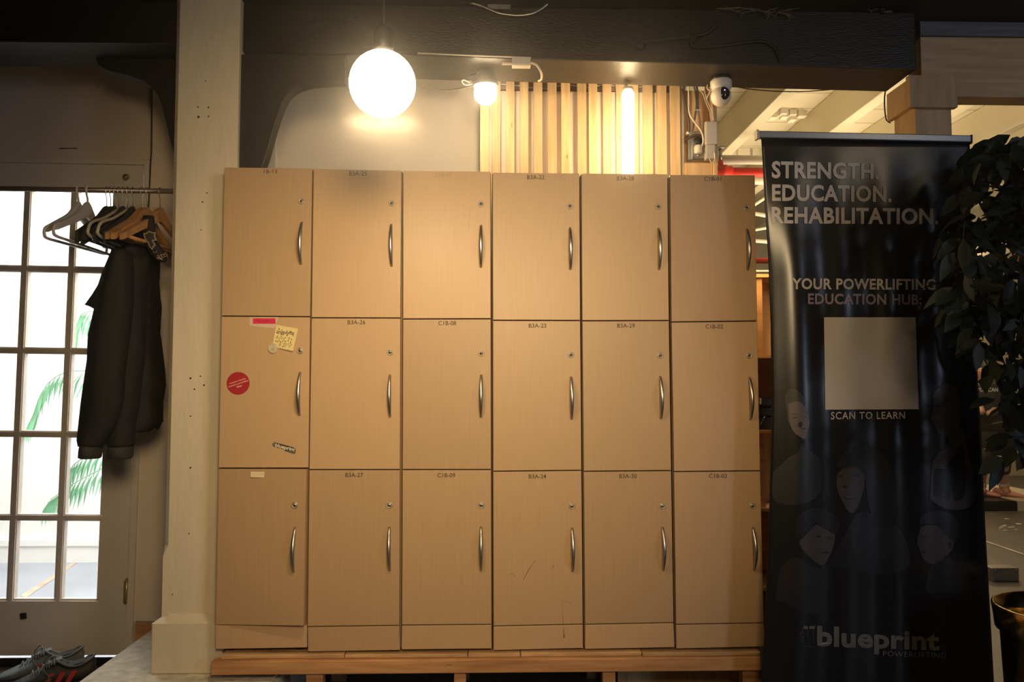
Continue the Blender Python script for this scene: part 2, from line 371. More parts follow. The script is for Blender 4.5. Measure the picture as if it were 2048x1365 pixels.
# wall with the glazed door, built round the opening
def xz(px, py, Y=0.60): p = at(px, py, Y); return p.x, p.z
b = M()
b.quadpx([(-600, 60), (304, 60), (-600, 314), (299.5, 320)], 0.60, 0.10)
b.quadpx([(305, 60), (482, 60), (263.5, 1243), (458, 1243)], 0.604, 0.10)
b.quadpx([(-600, 315), (-108, 315), (-640, 1345), (-150, 1335)], 0.60, 0.10)
struct('wall_back_left', b, 'wallcream')
b = M().quadpx([(-600, 72), (482, 86), (-600, 119), (482, 124)], 0.575, 0.025)
struct('trim_1', b, 'greytrim')
b = M().quadpx([(265, 1246), (482, 1246), (258, 1290), (470, 1290)], 0.62, 0.06)
struct('baseboard_left', b, 'fir')
xl = at(472, 300, 0.62).x; xr = at(1372, 300, 0.62).x
struct('wall_back', M().box(xl, xr, 0.62, 0.70, 0, 2.62).box(xl-0.05, at(553, 260, 0.615).x, 0.605, 0.62, 0, 2.4), 'wallwhite')
struct('wall_lobby_right', M().box(-0.86, -0.80, 0.70, 8.0, 0, 3.2), 'lobbywall')
struct('wall_lobby_left', M().box(-4.5, -4.4, 0.70, 3.0, 0, 2.8), 'lobbywall')
yl = CAM.y+1.11*F/(1118-776)*1.0
struct('wall_lobby_back', M().box(-4.5, -0.86, yl, yl+0.1, 0, 2.8), 'lobbywall')
struct('baseboard_lobby', M().box(-4.4, -0.87, yl-0.022, yl, 0, 0.125).box(-4.4, -0.87, yl-0.03, yl, 0.105, 0.14), 'lobbywall')
struct('wall_gym_far', M().box(-0.8, 9, 7.2, 7.3, 0, 3.2), 'gymwall')
struct('wall_gym_right', M().box(8.2, 8.3, 0.4, 7.2, 0, 3.2), 'gymwall')
struct('floor_streak', M().prism([atz(42, 1192, 0.001), atz(50, 1198, 0.001), atz(152, 1128, 0.001), atz(146, 1126, 0.001)], (0, 0, 0.001)), 'rust')['kind'] = 'structure'

struct('seam_line', M().tube([at(304.5, 130, .6), at(303, 300, .6), at(301, 330, .596), at(274.5, 940, .596), at(264, 1242, .596)], .0032, 6), 'darkbrace')  # dark tube put in for the dark gap of the wall seam
# ---- glazed door
d1 = thing('door_1', None, None, at(90, 1316, 0.60)); d1['kind'] = 'structure'
d1['label'] = 'white fifteen-light glazed door in its frame at the left'
def bil(q, u, v):
    (x0, y0), (x1, y1), (x2, y2), (x3, y3) = q
    return ((x0+(x1-x0)*u)*(1-v)+(x2+(x3-x2)*u)*v, (y0+(y1-y0)*u)*(1-v)+(y2+(y3-y2)*u)*v)
G = [(-38, 374), (231.5, 380), (-77, 1203), (198, 1203.5)]      # glazed area
L = [(-96, 324), (287.5, 331), (-136, 1313), (247.5, 1311)]     # leaf
lm = M()
lm.quadpx([L[0], L[1], G[0], G[1]], 0.60, 0.04); lm.quadpx([G[2], G[3], L[2], L[3]], 0.60, 0.04)
lm.quadpx([L[0], G[0], L[2], G[2]], 0.60, 0.04); lm.quadpx([G[1], L[1], G[3], L[3]], 0.60, 0.04)
cols = [0, 0.351, 0.698, 1]; rows = [0, 0.195, 0.393, 0.595, 0.797, 1]
ubars = [bil(G, u, v) for u in cols[1:3] for v in (0, 1)]
for (t, bt) in ((ubars[0], ubars[1]), (ubars[2], ubars[3])):
    for hw, y0, th in ((7.4, 0.606, 0.026), (4.4, 0.600, 0.006)):
        lm.quadpx([(t[0]-hw, t[1]), (t[0]+hw, t[1]), (bt[0]-hw, bt[1]), (bt[0]+hw, bt[1])], y0, th)
for v in rows[1:5]:
    a, c = bil(G, 0, v), bil(G, 1, v)
    for hw, y0, th in ((6.6, 0.6065, 0.026), (4.0, 0.6005, 0.006)):
        lm.quadpx([(a[0], a[1]-hw), (c[0], c[1]-hw), (a[0], a[1]+hw), (c[0], c[1]+hw)], y0, th)
for (a, c, dx, dy) in ((G[0], G[1], 0, 5), (G[2], G[3], 0, -5)):   # glazing beads
    lm.quadpx([(a[0], min(a[1], a[1]+dy)), (c[0], min(c[1], c[1]+dy)), (a[0], max(a[1], a[1]+dy)), (c[0], max(c[1], c[1]+dy))], 0.607, 0.02)
lm.quadpx([(G[1][0]-5, G[1][1]), G[1], (G[3][0]-5, G[3][1]), G[3]], 0.607, 0.02)
lm.build('door_leaf', 'doorpaint', d1)
M().quadpx(G, 0.618, 0.004).build('glass', 'glass', d1)
fm = M().quadpx([(-108, 314), (299, 320.5), (-96, 322.5), (288.5, 329.5)], 0.592, 0.06)
fm.quadpx([(289, 329), (299, 320.5), (249.5, 1311), (262.5, 1311)], 0.592, 0.06)
fm.quadpx([(-110, 314), (-98, 322), (-152, 1313), (-139, 1313)], 0.592, 0.06)
fm.build('door_frame', 'doorpaint', d1)
hm = M().quadpx([(248, 1163), (254.5, 1159), (246, 1207), (252.5, 1203)], 0.588, 0.012)
hm.tube([at(254, 1157, 0.586), at(251, 1208, 0.586)], 0.006, 8)
hm.build('door_hinge', 'hinge', d1)
bev(M().quadpx([(39, 1228), (51, 1227), (40, 1240), (52, 1239)], 0.592, 0.008).build('rubber_pad', 'black', d1), 0.002)
km = M().lathe([(0.012, 0), (0.014, -0.006), (0.009, -0.014), (0.0001, -0.016)], at(253, 355, 0.60), 'Y', 12)
km.build('old_lock_fitting', 'rail', d1)
M().tube([at(118, 297, 0.598), at(155, 297, 0.598)], 0.002, 5).build('wall_scratch', 'greytrim')['kind'] = 'structure'
# threshold, raised and blackened to hide lobby light leaking under the door
struct('trim_2', M().box(-2.6, -1.36, 0.592, 0.599, 0, 0.034), 'black')

# ---- footing slab, column, plinth
p0 = atz(150, 1366, 0.156)
sl = M(); top = 0.156
sx0, sx1, sy0, sy1 = -1.345, -0.70, -0.10, 0.56
sl.prism([(sx0, sy0, 0), (sx1, sy0, 0), (sx1, sy1, 0), (sx0, sy1, 0)], (0, 0, top-0.012))
sl.prism([(sx0+0.012, sy0+0.012, top-0.012), (sx1-0.012, sy0+0.012, top-0.012), (sx1-0.012, sy1, top-0.012), (sx0+0.012, sy1, top-0.012)], (0, 0, 0.012))
o = sl.build('stone_footing', 'stone', None, (-1.02, 0.2, 0)); bev(o, 0.01, 3)
tag(o, 'pale painted stone footing slab under the square white column', 'stone slab')
col = thing('column', 'square cream-painted timber column between the glazed door and the lockers', 'column', (-1.0, 0.23, top))
yc = 0.085
def colsec(py, chamf):
    t = py/1110.0
    xL = 351+(326-351)*t; xR = 472.5+(440-472.5)*t
    a = at(xL, py, yc); c = at(xR, py, yc); xR_ = -0.889
    ch = 0.017 if chamf else 0.0001
    return [V(a.x+ch, yc, a.z), V(xR_, yc, a.z), V(xR_, yc+0.2, a.z), V(a.x, yc+0.2, a.z), V(a.x, yc+ch, a.z)]
s1 = [colsec(1245, 0), colsec(1113, 0), colsec(1092, 1), colsec(600, 1), colsec(340, 1), colsec(330, 1), colsec(150, 1), colsec(-10, 1)]
for r_ in (s1[-1],):
    for p in r_: p.z = zc
cm = M().loft(s1, smooth=False)
for hx, hy, hr in ((396, 214, 2), (417, 215, 2), (397, 234, 3), (417, 233, 2), (411, 162, 1.6), (405, 404, 2), (402, 460, 1.5), (381, 757, 2.4), (401, 753, 1.8), (389, 779, 2), (408, 771, 2.2), (381, 833, 1.8), (381, 936, 2.2), (378, 1068, 1.6), (345, 1190, 1.6), (414, 386, 1.6)):
    cm.lathe([(hr*.0015, .0), (hr*.0015, -.0005)], at(hx, hy, yc), 'Y', 8, 1)
cm.build('shaft', ['whitepaint', 'brown'], col)
q0, q1 = at(300, 1325, 0.05), at(430, 1325, 0.05); zb, zt = top, at(365, 1246, 0.05).z
pm = M().box(q0.x, -0.893, 0.05, 0.33, zb, zt-0.004)
xa, xb = q0.x, -0.893
pm.hexa([(xa, 0.05, zt-0.004), (xb, 0.05, zt-0.004), (xb, 0.083, zt+0.02), (xa+0.042, 0.083, zt+0.02),
         (xa, 0.33, zt-0.004), (xb, 0.33, zt-0.004), (xb, 0.30, zt+0.02), (xa+0.042, 0.30, zt+0.02)])
bev(pm.build('plinth', 'whitepaint', col), 0.006, 3)
cv = M().tube([at(469, 135, 0.112), at(466, 240, 0.112), at(462.5, 333, 0.112)], 0.004, 8)
cv.build('cable_cover', 'whitepaint', col)

# ---- dark beams and knee braces
zu = at(1200, 131, 0.11).z          # underside of the main beam
def beamz(px, py): return at(px, py, 0.11).z
bx0, bx1 = -0.886, at(1832, 90, 0.11).x
zL, zR = beamz(700, 105), beamz(1832, 139)
bm_ = M().hexa([(bx0, 0.11, zL), (bx1, 0.11, zR), (bx1, 0.11, zc-0.005), (bx0, 0.11, zc-0.005),
                (bx0, 0.33, zL), (bx1, 0.33, zR), (bx1, 0.33, zc-0.005), (bx0, 0.33, zc-0.005)])
o = bm_.build('ceiling_beam', 'darkbeam', None, (0.3, 0.25, zL)); bev(o, 0.004)
tag(o, 'long dark brown glossy timber beam running above the lockers from the column', 'beam')
xa = at(-300, 80, 0.11).x; zl = beamz(200, 86)
o = M().box(xa, -1.11, 0.11, 0.33, zl, zc-0.005).build('ceiling_beam', 'darkbeam', None, (-1.7, 0.25, zl)); bev(o, 0.004)
tag(o, 'dark brown beam above the glazed door, left of the column', 'beam')
def brace(pts, y0, y1, label, loc):
    m = M().prism([at(x, y, y0) for x, y in pts], (0, y1-y0, 0)); o = m.build('knee_brace', 'darkbrace', None, loc); bev(o, 0.004)
    return tag(o, label, 'brace')
def curvepts(p, k=6): return [(q.x, q.y) for q in spline([V(a, c, 0) for a, c in p], k)]
lb = curvepts([(352, 327), (343, 290), (330, 238), (319, 200), (304, 176), (285, 162), (255, 150), (222, 143), (205, 136), (193, 122), (193, 106), (203, 96)], 4)
brace(lb+[(212, 92), (354, 92)], 0.24, 0.31, 'dark curved knee brace on the left side of the column', at(300, 150, 0.25))
rb = curvepts([(523, 338), (533, 310), (544, 270), (556, 232), (566, 206), (580, 185), (604, 171), (640, 165), (690, 163)], 4)
brace(rb[::-1]+[(478, 338), (472, 150), (474, 108), (690, 108)], 0.105, 0.16, 'dark curved knee brace on the right side of the column above the first locker', at(500, 200, 0.25))

# ---- right post, plate, light beams
ya = 0.165
pc = thing('wooden_post', 'pale timber post with a nailed plate, its head showing above the banner', 'post', at(1862, 1440, 0.24))
xp0, xp1 = at(1830, 215, ya).x, at(1902, 215, ya).x
M().box(xp0, xp1, ya, ya+0.15, 0, zR-0.002).build('post', 'pinepost', pc)
q = at(1820, 214, 0.14); q2 = at(1914, 151, 0.14)
bev(M().box(q.x, q2.x, 0.14, ya, q.z, q2.z).build('front_plate', 'pinepost', pc), 0.002)
ps = M().prism([at(1819, 214, 0.166), at(1819, 157, 0.166), (xp0-0.02, 0.33, at(1819, 157, 0.166).z), (xp0-0.02, 0.33, at(1819, 214, 0.166).z)], (0.018, 0, 0))
ps.build('side_plate', 'pinepost', pc)
xq = at(1841, 100, 0.20).x
zt_, zb_ = at(1900, 74, 0.20).z, at(1980, 194, 0.20).z
o = M().box(xq, 4.2, 0.20, 0.29, zb_, zt_).build('timber_beam', 'pinebeam', None, (xq+1.0, 0.24, zb_)); bev(o, 0.003)
tag(o, 'pale unpainted timber beam running right from the post above the banner', 'beam')
o = M().box(xq-0.005, 4.2, 0.19, 0.285, zt_+0.001, at(1900, 36, 0.19).z).build('timber_beam', 'bluewhite', None, (xq+1.0, 0.24, zt_)); bev(o, 0.003)
tag(o, 'grey weathered painted beam lying on top of the pale timber beam', 'beam')

# ---- gym ceiling: joists, pipes, painted fittings
for i, X in enumerate((1.22, 1.84, 2.46, 3.08, 3.70, 4.32, 4.94, 5.56)):
    o = M().box(X-0.045, X+0.045, 0.72, 7.19, 2.93, 3.199).build('ceiling_joist', 'gymjoist', None, (X, 4, 2.93)); bev(o, 0.006)
    tag(o, 'cream-painted ceiling joist over the gym behind the lockers and the banner', 'joist', 'cream joists over the gym')
o = M().tube([(0.95, 2.93, 2.74), (7, 2.93, 2.74)], 0.033, 14).build('pipe', 'whitepipe', None, (2, 2.93, 2.74)); tag(o, 'white pipe crossing below the gym ceiling above the thick red pipe', 'pipe')
rp = thing('sprinkler_pipe', 'thick red pipe with a coupling, right behind the top of the last locker', 'pipe', (1.6, 2.83, at(1500, 345, 2.83).z))
zp = at(1500, 345, 2.83).z
M().tube([(0.9, 2.83, zp), (6.5, 2.83, zp)], 0.034, 16).build('pipe', 'redpipe', rp)
xc = at(1447, 345, 2.83).x
M().lathe([(0.036, -0.06), (0.046, -0.055), (0.046, -0.02), (0.052, -0.018), (0.052, 0.018), (0.046, 0.02), (0.046, 0.055), (0.036, 0.06)], (xc, 2.83, zp), 'X', 16).tube([(xc-0.02, 2.83, zp+0.03), (xc-0.02, 2.83, zp+0.08)], 0.02, 8).build('coupling', 'redpipe', rp)
M().tube([(xc-0.02, 2.83, zp+0.08), (xc-0.02, 2.83, zp+0.17)], 0.012, 8).lathe([(0.035, zp+0.165), (0.035, zp+0.178)], (xc-0.02, 2.83, 0), 'Z', 10).build('hanger_rod', 'galv', rp)
zp2 = at(1522, 522, 2.9).z
o = M().tube([(1.1, 2.9, zp2), (4.5, 2.9, zp2)], 0.02, 12).build('pipe', 'redpipe', None, (2, 2.9, zp2)); tag(o, 'thin red pipe seen in the gap between the last locker and the banner', 'pipe')
zp3 = at(1520, 362, 3.3).z
o = M().tube([(1.0, 3.3, zp3), (7, 3.3, zp3)], 0.03, 12).build('pipe', 'whitepipe', None, (2, 3.3, zp3)); tag(o, 'white pipe just below the thick red pipe, beside the banner', 'pipe')
for i, (px0, py0, px1, py1) in enumerate(((1509, 410, 1532, 395), (1512, 428, 1535, 432), (1512, 460, 1535, 456), (1512, 482, 1537, 484))):
    a, c = at(px0, py0, 3.8+i*0.25), at(px1, py1, 3.8+i*0.25); d = (c-a)
    o = M().tube([a-d*1.5, c+d*6], 0.012+0.006*(i % 2), 8).tube([c+d*5, V((c+d*5).x, c.y, 3.2)], .006, 6).build('conduit', 'whitepipe', None, a); tag(o, ('slanting', 'upper level', 'middle level', 'lowest level')[i]+' white conduit in the gap between locker and banner', 'conduit')
def clump(px, py, Yz, sc, seed):
    rnd = random.Random(seed); c = atz(px, py, Yz); m = M()
    for k in range(4):
        x = c.x+(k-1.5)*0.02*sc+rnd.uniform(-.012, .012); s = 0.013*sc*rnd.uniform(0.7, 1.2)
        m.rbox(x-s, x+s, c.y-s*1.6+(k % 2)*.03, c.y+s*1.6+(k % 2)*.03, 3.2-s*rnd.uniform(1.6, 3.4), 3.1995, 0.003)
    o = m.build('ceiling_fitting', 'whitepipe', None, (c.x, c.y, 3.2)); return o
for i, (px, py) in enumerate(((1527, 221), (1560, 222), (1594, 224))):
    tag(clump(px, py, 3.19, 1.7, i), 'painted-over ceiling fitting '+('beside the security camera, first of three', 'in the middle of a row of three right of the security camera', 'third in the row right of the security camera, beside a joist')[i], 'fitting', 'near row of painted fittings')
for i, (px, py) in enumerate(((1448, 299), (1476, 300), (1505, 301))):
    tag(clump(px, py, 3.19, 2.1, 10+i), 'painted-over ceiling fitting above the white pipe, '+('beside the white adapter', 'middle of the far row', 'nearest the banner top')[i], 'fitting', 'far row of painted fittings')
for i, (px, py) in enumerate(((1946, 312), (1966, 303))):
    tag(clump(px, py, 3.19, 1.8, 20+i), 'painted-over ceiling fitting right of the banner top, '+('nearer the banner', 'nearer the leaves')[i], 'fitting', 'painted fittings by the plant')
o = M().tube([(2.6, 3.2, at(2000, 330, 3.2).z), (7, 3.2, at(2000, 330, 3.2).z)], 0.04, 12).build('pipe', 'whitepipe', None, (4, 3.2, 2.6)); tag(o, 'white pipe among the leaves right of the banner top', 'pipe')
# cable strung below the beam
o = M().tube(pxspline([(1462, 172), (1505, 179), (1560, 183), (1610, 183), (1652, 180), (1690, 176)], 0.37), 0.0022, 6).build('cable', 'brown', None, at(1560, 180, 0.37)); tag(o, 'thin brown cable sagging from the security camera below the dark beam', 'cable')
o = M().tube(pxspline([(1771, 178), (1769, 200), (1770, 224), (1773, 240), (1781, 246)], 0.36), 0.003, 6).build('cable', 'black', None, at(1770, 200, 0.36)); tag(o, 'short black cable hanging from the beam beside the post plate', 'cable')
# ------------------------------------------------------------------ lockers
UN = [
[(448.5,335),(624.5,337),(443,632.5),(620,634),(437,937),(617,937),(431,1250),(614,1252),(431,1299),(614,1296)],
[(627,338),(803,341.5),(623,636),(801,636.5),(618.5,940),(800,940),(615,1254.5),(799,1252),(616,1304),(800,1301)],
[(806,342),(981,343.5),(806,638.5),(981.5,638),(805,940),(982,940),(803.5,1251.5),(983,1250),(803,1300),(983,1298)],
[(985,345.5),(1159,347),(986,641),(1160.5,641.5),(986.5,943.5),(1163,941.5),(987,1253.5),(1166,1249.5),(987,1301.5),(1166,1297)],
[(1163,347),(1335,348.5),(1164.5,642),(1338,641.5),(1167.5,943.5),(1342.5,942),(1170,1250),(1347.5,1246.5),(1170,1299),(1349,1295.5)],
[(1340,350),(1510,350.5),(1343,644.5),(1514.5,642.5),(1348,944),(1520.5,942.5),(1352,1250),(1528,1247),(1353,1298),(1530,1294)]]
HN = [[(604,442.5,601.8,531),(600.5,743,599,833),(590.5,1053,587,1147)],
 [(782.5,447,783,535),(780,748,780,836.5),(779,1052,779.3,1144)],
 [(962,449,961.7,537),(962.5,748,961.5,837),(962.3,1052,961.7,1144)],
 [(1140,454,1140.7,541.5),(1142,752,1143,841),(1144,1054,1145.3,1145.5)],
 [(1317,455,1318,542),(1320.5,751,1322,840),(1325,1053,1326.5,1143)],
 [(1493.5,456,1495,543),(1498.5,753,1501,842),(1505.5,1053,1508,1143)]]
LK = [[(603.7,403),(600.5,702),(590,1011)],[(784,407),(780.5,705),(779,1011)],[(962.3,408.5),(962.5,707),(962.5,1011)],
 [(1140,413),(1142,710),(1144,1013)],[(1316.5,414),(1320.5,711),(1324.5,1012.5)],[(1492.5,415.5),(1497.5,711.5),(1504.5,1012.5)]]
TX = [[('1B-13',541,343.2,26.5),None,None],
 [('B3A-25',716,347.3,35),('B3A-26',713,645,35.5),('B3A-27',708.5,950.7,35.5)],
 [('C1B-07',886.5,350,34),('C1B-08',894.5,646.7,35.5),('C1B-09',892.5,951.2,35.5)],
 [('B3A-22',1071.5,354.6,34.5),('B3A-23',1075,651.7,35),('B3A-24',1075,953.5,35)],
 [('B3A-28',1251,357,34),('B3A-29',1252,651.8,35),('B3A-30',1256,952.8,35)],
 [('C1B-01',1425.5,357.8,34),('C1B-02',1428.5,653.5,35),('C1B-03',1436,952.5,35.5)]]
LBL = ['pale wood locker column beside the white column, with stickers and its bottom door ajar',
 'pale wood locker column with doors numbered B3A-25 to B3A-27',
 'pale wood locker column with a worn top number above C1B-08 and C1B-09',
 'pale wood locker column numbered B3A-22 to B3A-24, scuffed near the bottom',
 'pale wood locker column with B3A-29 and B3A-30, below the hanging tube lamp',
 'pale wood locker column numbered C1B-01 to C1B-03, next to the banner']
BASEZ = 0.0
plank_z = at(1000, 1307, -0.012).z
def door_pts(u, r):
    tl, tr, bl, br = u[2*r], u[2*r+1], u[2*r+2], u[2*r+3]
    g = 1.1
    return [(tl[0]+.3, tl[1]+(g if r else 0)), (tr[0]-.3, tr[1]+(g if r else 0)), (bl[0]+.3, bl[1]-g), (br[0]-.3, br[1]-g)]
for i, u in enumerate(UN):
    xs = [at(*u[k], 0).x for k in range(0, 10, 2)]; xe = [at(*u[k], 0).x for k in range(1, 10, 2)]
    zt = min(at(*u[0], 0).z, at(*u[1], 0).z); zb = max(at(*u[8], 0).z, at(*u[9], 0).z)
    bx = (xs[4]+xe[4])/2
    lk = thing('locker', LBL[i], 'locker', (bx, 0.2, zb), 'wooden lockers in a row')
    ga, gb_ = (-.0015 if i == 0 else .0017), (-.0015 if i == 5 else .0017)
    x0a, x1a, x0b, x1b = xs[0]-ga, xe[0]+gb_, xs[4]-ga, xe[4]+gb_
    bd = M().hexa([(x0b, .0195, zb+.002), (x1b, .0195, zb+.002), (x1a, .0195, zt-.0005), (x0a, .0195, zt-.0005),
                   (x0b, .42, zb+.002), (x1b, .42, zb+.002), (x1a, .42, zt-.0005), (x0a, .42, zt-.0005)])
    bd.build('body', 'carcass', lk)
    for r in range(3):
        dq = door_pts(u, r); Yd = (lambda px, py: 0.0)
        dm = M()
        ajar = (i == 0 and r == 2)
        if ajar:
            dq = [(437.6, 938.6), (611.5, 940.0), (431, 1250), (606.5, 1252.6)]; yo = -0.030
            tl, bl = at(*dq[0], 0), at(*dq[2], 0); tr, br = at(*dq[1], yo), at(*dq[3], yo)
            nrm = (tr-tl).cross(bl-tl); nrm.normalize(); nrm = -nrm if nrm.y < 0 else nrm
            dm.hexa([bl, br, tr, tl]+[p+nrm*.018 for p in (bl, br, tr, tl)])
            xl_, xr_ = tl.x, tr.x
            Yd = (lambda px, py, a=dq: yo*max(0, min(1.1, (px-433)/(608-433))))
        else:
            dm.quadpx(dq, 0, 0.018)
        dr = dm.build('door', 'maple', lk); bev(dr, 0.0012, 2)
        # handle: bowed nickel bar
        hx0, hy0, hx1, hy1 = HN[i][r]
        Yh = Yd((hx0+hx1)/2, 0)
        a, c = at(hx0, hy0+3, Yh), at(hx1, hy1-3, Yh); pts, rs = [], []
        for k in range(17):
            t = k/16; s = math.sin(math.pi*t)
            pts.append(a.lerp(c, t)+V(0, -0.0255*(s**0.8)-0.0005, 0)); rs.append(0.0046+0.0023*s)
        # feet run square into the door
        M().tube(pts, rs, 10, ref=(1, 0, 0)).build('handle', 'steel', dr)
        lx, ly = LK[i][r]; lc = at(lx, ly, Yd(lx, ly))
        lm = M().lathe([(0.0108, 0.002), (0.0108, -0.0016), (0.0096, -0.0026), (0.0082, -0.0026), (0.0078, -0.0012), (0.0066, -0.0012), (0.0062, -0.003), (0.0001, -0.0031)], lc, 'Y', 22)
        lm.prism([lc+V(-.0055, -.0038, 0), lc+V(-.002, -.0038, -.0026), lc+V(.0012, -.0038, -.0012), lc+V(.0048, -.0038, -.0012), lc+V(.0048, -.0038, .0012), lc+V(.0012, -.0038, .0012), lc+V(-.002, -.0038, .0026)], (0, .0008, 0), 1)
        lm.build('lock', ['lock', 'hole'], dr)
        if TX[i][r]:
            s, tx, ty, tw = TX[i][r]
            th = 8.4 if s != '1B-13' else 7.6
            M().text(s, cbox(tx, ty, tw, th), -0.0004, bold=0.006).build('number', 'printfaint' if s == 'C1B-07' else 'print', dr)
        if i == 0 and r == 1:
            st = M().quadpx([(499, 634.5), (557, 634.5), (499, 652), (549, 657)], -0.0005, 0.0004, 0)
            st.quadpx([(506, 637), (551, 637), (506, 648), (551, 648)], -0.0009, 0.0004, 1)
            [st.tube([at(x_, 640+1.5*((k_*7)%3), -.0013), at(x_+2.2, 644.5-1.2*((k_*5)%2), -.0013)], .0005, 4, 2) for k_, x_ in enumerate(range(514, 541, 3))]
            st.build('tape_label', ['cleartape', 'pinktape', 'print'], dr)['label'] = 'glittery pink name tape under clear tape'
            nq = [(552.5, 650), (596.5, 658), (545, 694), (587, 703)]
            nt_ = M(); tl, tr, bl, br = [at(*p, 0) for p in nq]
            tl = tl+V(0, -.001, 0); tr = tr+V(0, -.002, 0); bl = bl+V(0, -.003, 0); br = br+V(0, -.008, 0); dd = V(0, .0005, 0)
            nt_.hexa([bl, br, tr, tl, bl+dd, br+dd, tr+dd, tl+dd], 0)
            def NP(uu, vv):     # note coordinates, v down
                return (tl.lerp(tr, uu)).lerp(bl.lerp(br, uu), vv)+V(0, -.0006, 0)
            gv, gf = glyphs('angplyfts', 0.012, 0.95)
            nt_.add([NP(0.07+uu*0.80, 0.40-vv*0.22+0.03-0.08*uu) for uu, vv in gv], gf, 1)
            def stroke(pp, w_): nt_.tube([NP(*p) for p in pp], w_, 5, 1)
            def heart(cx, cy, s_):
                stroke([(cx+s_*0.9*math.sin(t)**3, cy-s_*(0.8*math.cos(t)-0.32*math.cos(2*t)-0.12*math.cos(3*t))) for t in [k*math.pi/8 for k in range(17)]], .0005)
            def star(cx, cy, s_):
                P_ = []
                for k in range(9):
                    a_ = k*math.pi/4; rr = s_ if k % 2 == 0 else s_*0.35; P_.append((cx+rr*0.7*math.sin(a_), cy-rr*math.cos(a_)))
                stroke(P_, .0005)
            heart(0.36, 0.62, 0.13); heart(0.58, 0.80, 0.085); heart(0.55, 0.65, 0.04); heart(0.70, 0.48, 0.045)
            star(0.80, 0.74, 0.14); star(0.34, 0.85, 0.09); star(0.15, 0.55, 0.08); star(0.17, 0.17, 0.06)
            for sx, sy in ((.52, .50), (.58, .38), (.68, .60), (.82, .52), (.13, .73), (.22, .72), (.50, .90), (.30, .20), (.85, .33), (.33, .47)): star(sx, sy, 0.038)
            nt_.build('sticky_note', ['note', 'ink'], dr)['label'] = 'yellow sticky note with handwriting, hearts and stars'
            hc = at(546, 697, -0.0045)
            hl = M().disc(hc, 0.0165, 0.0006); hl.tube([hc+V(-.006, -.0008, -.004), hc+V(0, -.0008, -.001), hc+V(.003, -.0008, -.004), hc+V(-.002, -.0008, -.007)], .0004, 5, 1)
            hl.build('foil_sticker', ['holo', 'ink'], dr)['label'] = 'round shiny holographic sticker'
            rc = at(476.3, 767.2, 0)
            rs_ = M().disc(rc+V(0, -.0006, 0), 0.0378, 0.0006, 40)
            rs_.text('everyone watches', [(457.8, 766.2), (491.0, 755.5), (459.2, 770.0), (492.4, 759.3)], -0.0012, 1, bold=0.02)
            rs_.text("women's powerlifting.", [(456.0, 772.5), (496.3, 759.2), (457.5, 776.7), (497.8, 763.4)], -0.0012, 1, bold=0.02)
            rs_.text('fww', [(472.5, 772.5), (483.0, 769.0), (474.0, 776.8), (484.5, 773.3)], -0.0012, 1, bold=0.03)
            rs_.build('round_sticker', ['redstick', 'pinktext'], dr)['label'] = 'round red sticker with slanted pale lettering'
            lo = [(544.5, 888), (549, 885), (558, 887.3), (576, 892.2), (583, 894), (590, 897), (591.5, 902), (589.5, 908.5), (583, 907), (569, 902.5), (566, 899), (546, 893.5)]
            bs = M().prism([at(*p, -0.0007) for p in lo], (0, .0005, 0), 0)
            bs.text('blueprint', [(551.6, 886.7), (590.6, 896.6), (549.6, 896.4), (588.6, 906.3)], -0.0012, 1, bold=0.02)
            bs.quadpx([(546, 887), (550.5, 886.2), (545.7, 892.5), (549.7, 893.7)], -0.0011, 0.0003, 2)
            bs.quadpx([(570, 901), (589.5, 906), (569.5, 902.2), (589, 907.4)], -0.0011, 0.0003, 2)
            bs.build('logo_sticker', ['print', 'paperlight', 'bannergrey'], dr)['label'] = 'small black sticker with white lettering'
        if ajar:
            Yt = Yd(520, 0)-.0009
            mk = M().quadpx([(501, 944.0), (540, 944.5), (501, 955.2), (540.5, 955.5)], Yt, .0004, 0)
            [mk.tube([at(x_, 947+2*((k_*7) % 3)/2, Yt-.0004), at(x_+1.8, 951.5-((k_*5) % 2), Yt-.0004)], .0003, 4, 1) for k_, x_ in enumerate(range(505, 536, 3))]
            mk.build('tape_label', ['masktape', 'printfaint'], dr)['label'] = 'strip of masking tape with faded pencil writing'
        if i == 3 and r == 2:
            sc_ = M()
            for pp, w_ in (([(1071, 1122), (1062, 1133), (1053, 1148), (1047, 1160)], .0011), ([(1058, 1138), (1052, 1150)], .0012), ([(1020, 1149), (1027, 1149), (1030, 1155)], .0008),
                           ([(1107.6, 1131), (1107, 1137)], .0013), ([(1123, 1198), (1124.5, 1226), (1126, 1247)], .0007), ([(1125.5, 1234), (1126.4, 1247)], .001), ([(1128, 1203), (1141, 1206.5)], .0006)):
                sc_.tube([at(*p, 0.0002) for p in pp], w_, 5)
            sc_.build('scuff', 'scuff', dr)
    pq = [(u[6][0]+.3, u[6][1]+1.1), (u[7][0]-.3, u[7][1]+1.1), u[8], u[9]]
    pn = M().quadpx(pq, 0, 0.018).build('kick_panel', 'maple', lk); bev(pn, 0.0012, 2)
    if i == 3: M().tube([at(1126.5, 1252, .0002), at(1127.5, 1268, .0002), at(1128, 1276, .0002)], [.0008, .002, .0022], 5).build('scuff', 'scuff', pn)
    for fx in (xs[4]+0.035, xe[4]-0.035):
        for fy in (0.05, 0.38):
            M().lathe([(0.013, plank_z), (0.013, plank_z+.006), (0.005, plank_z+.009), (0.005, zb+.003)], (fx, fy, 0), 'Z', 10).build('levelling_foot', 'black', lk)

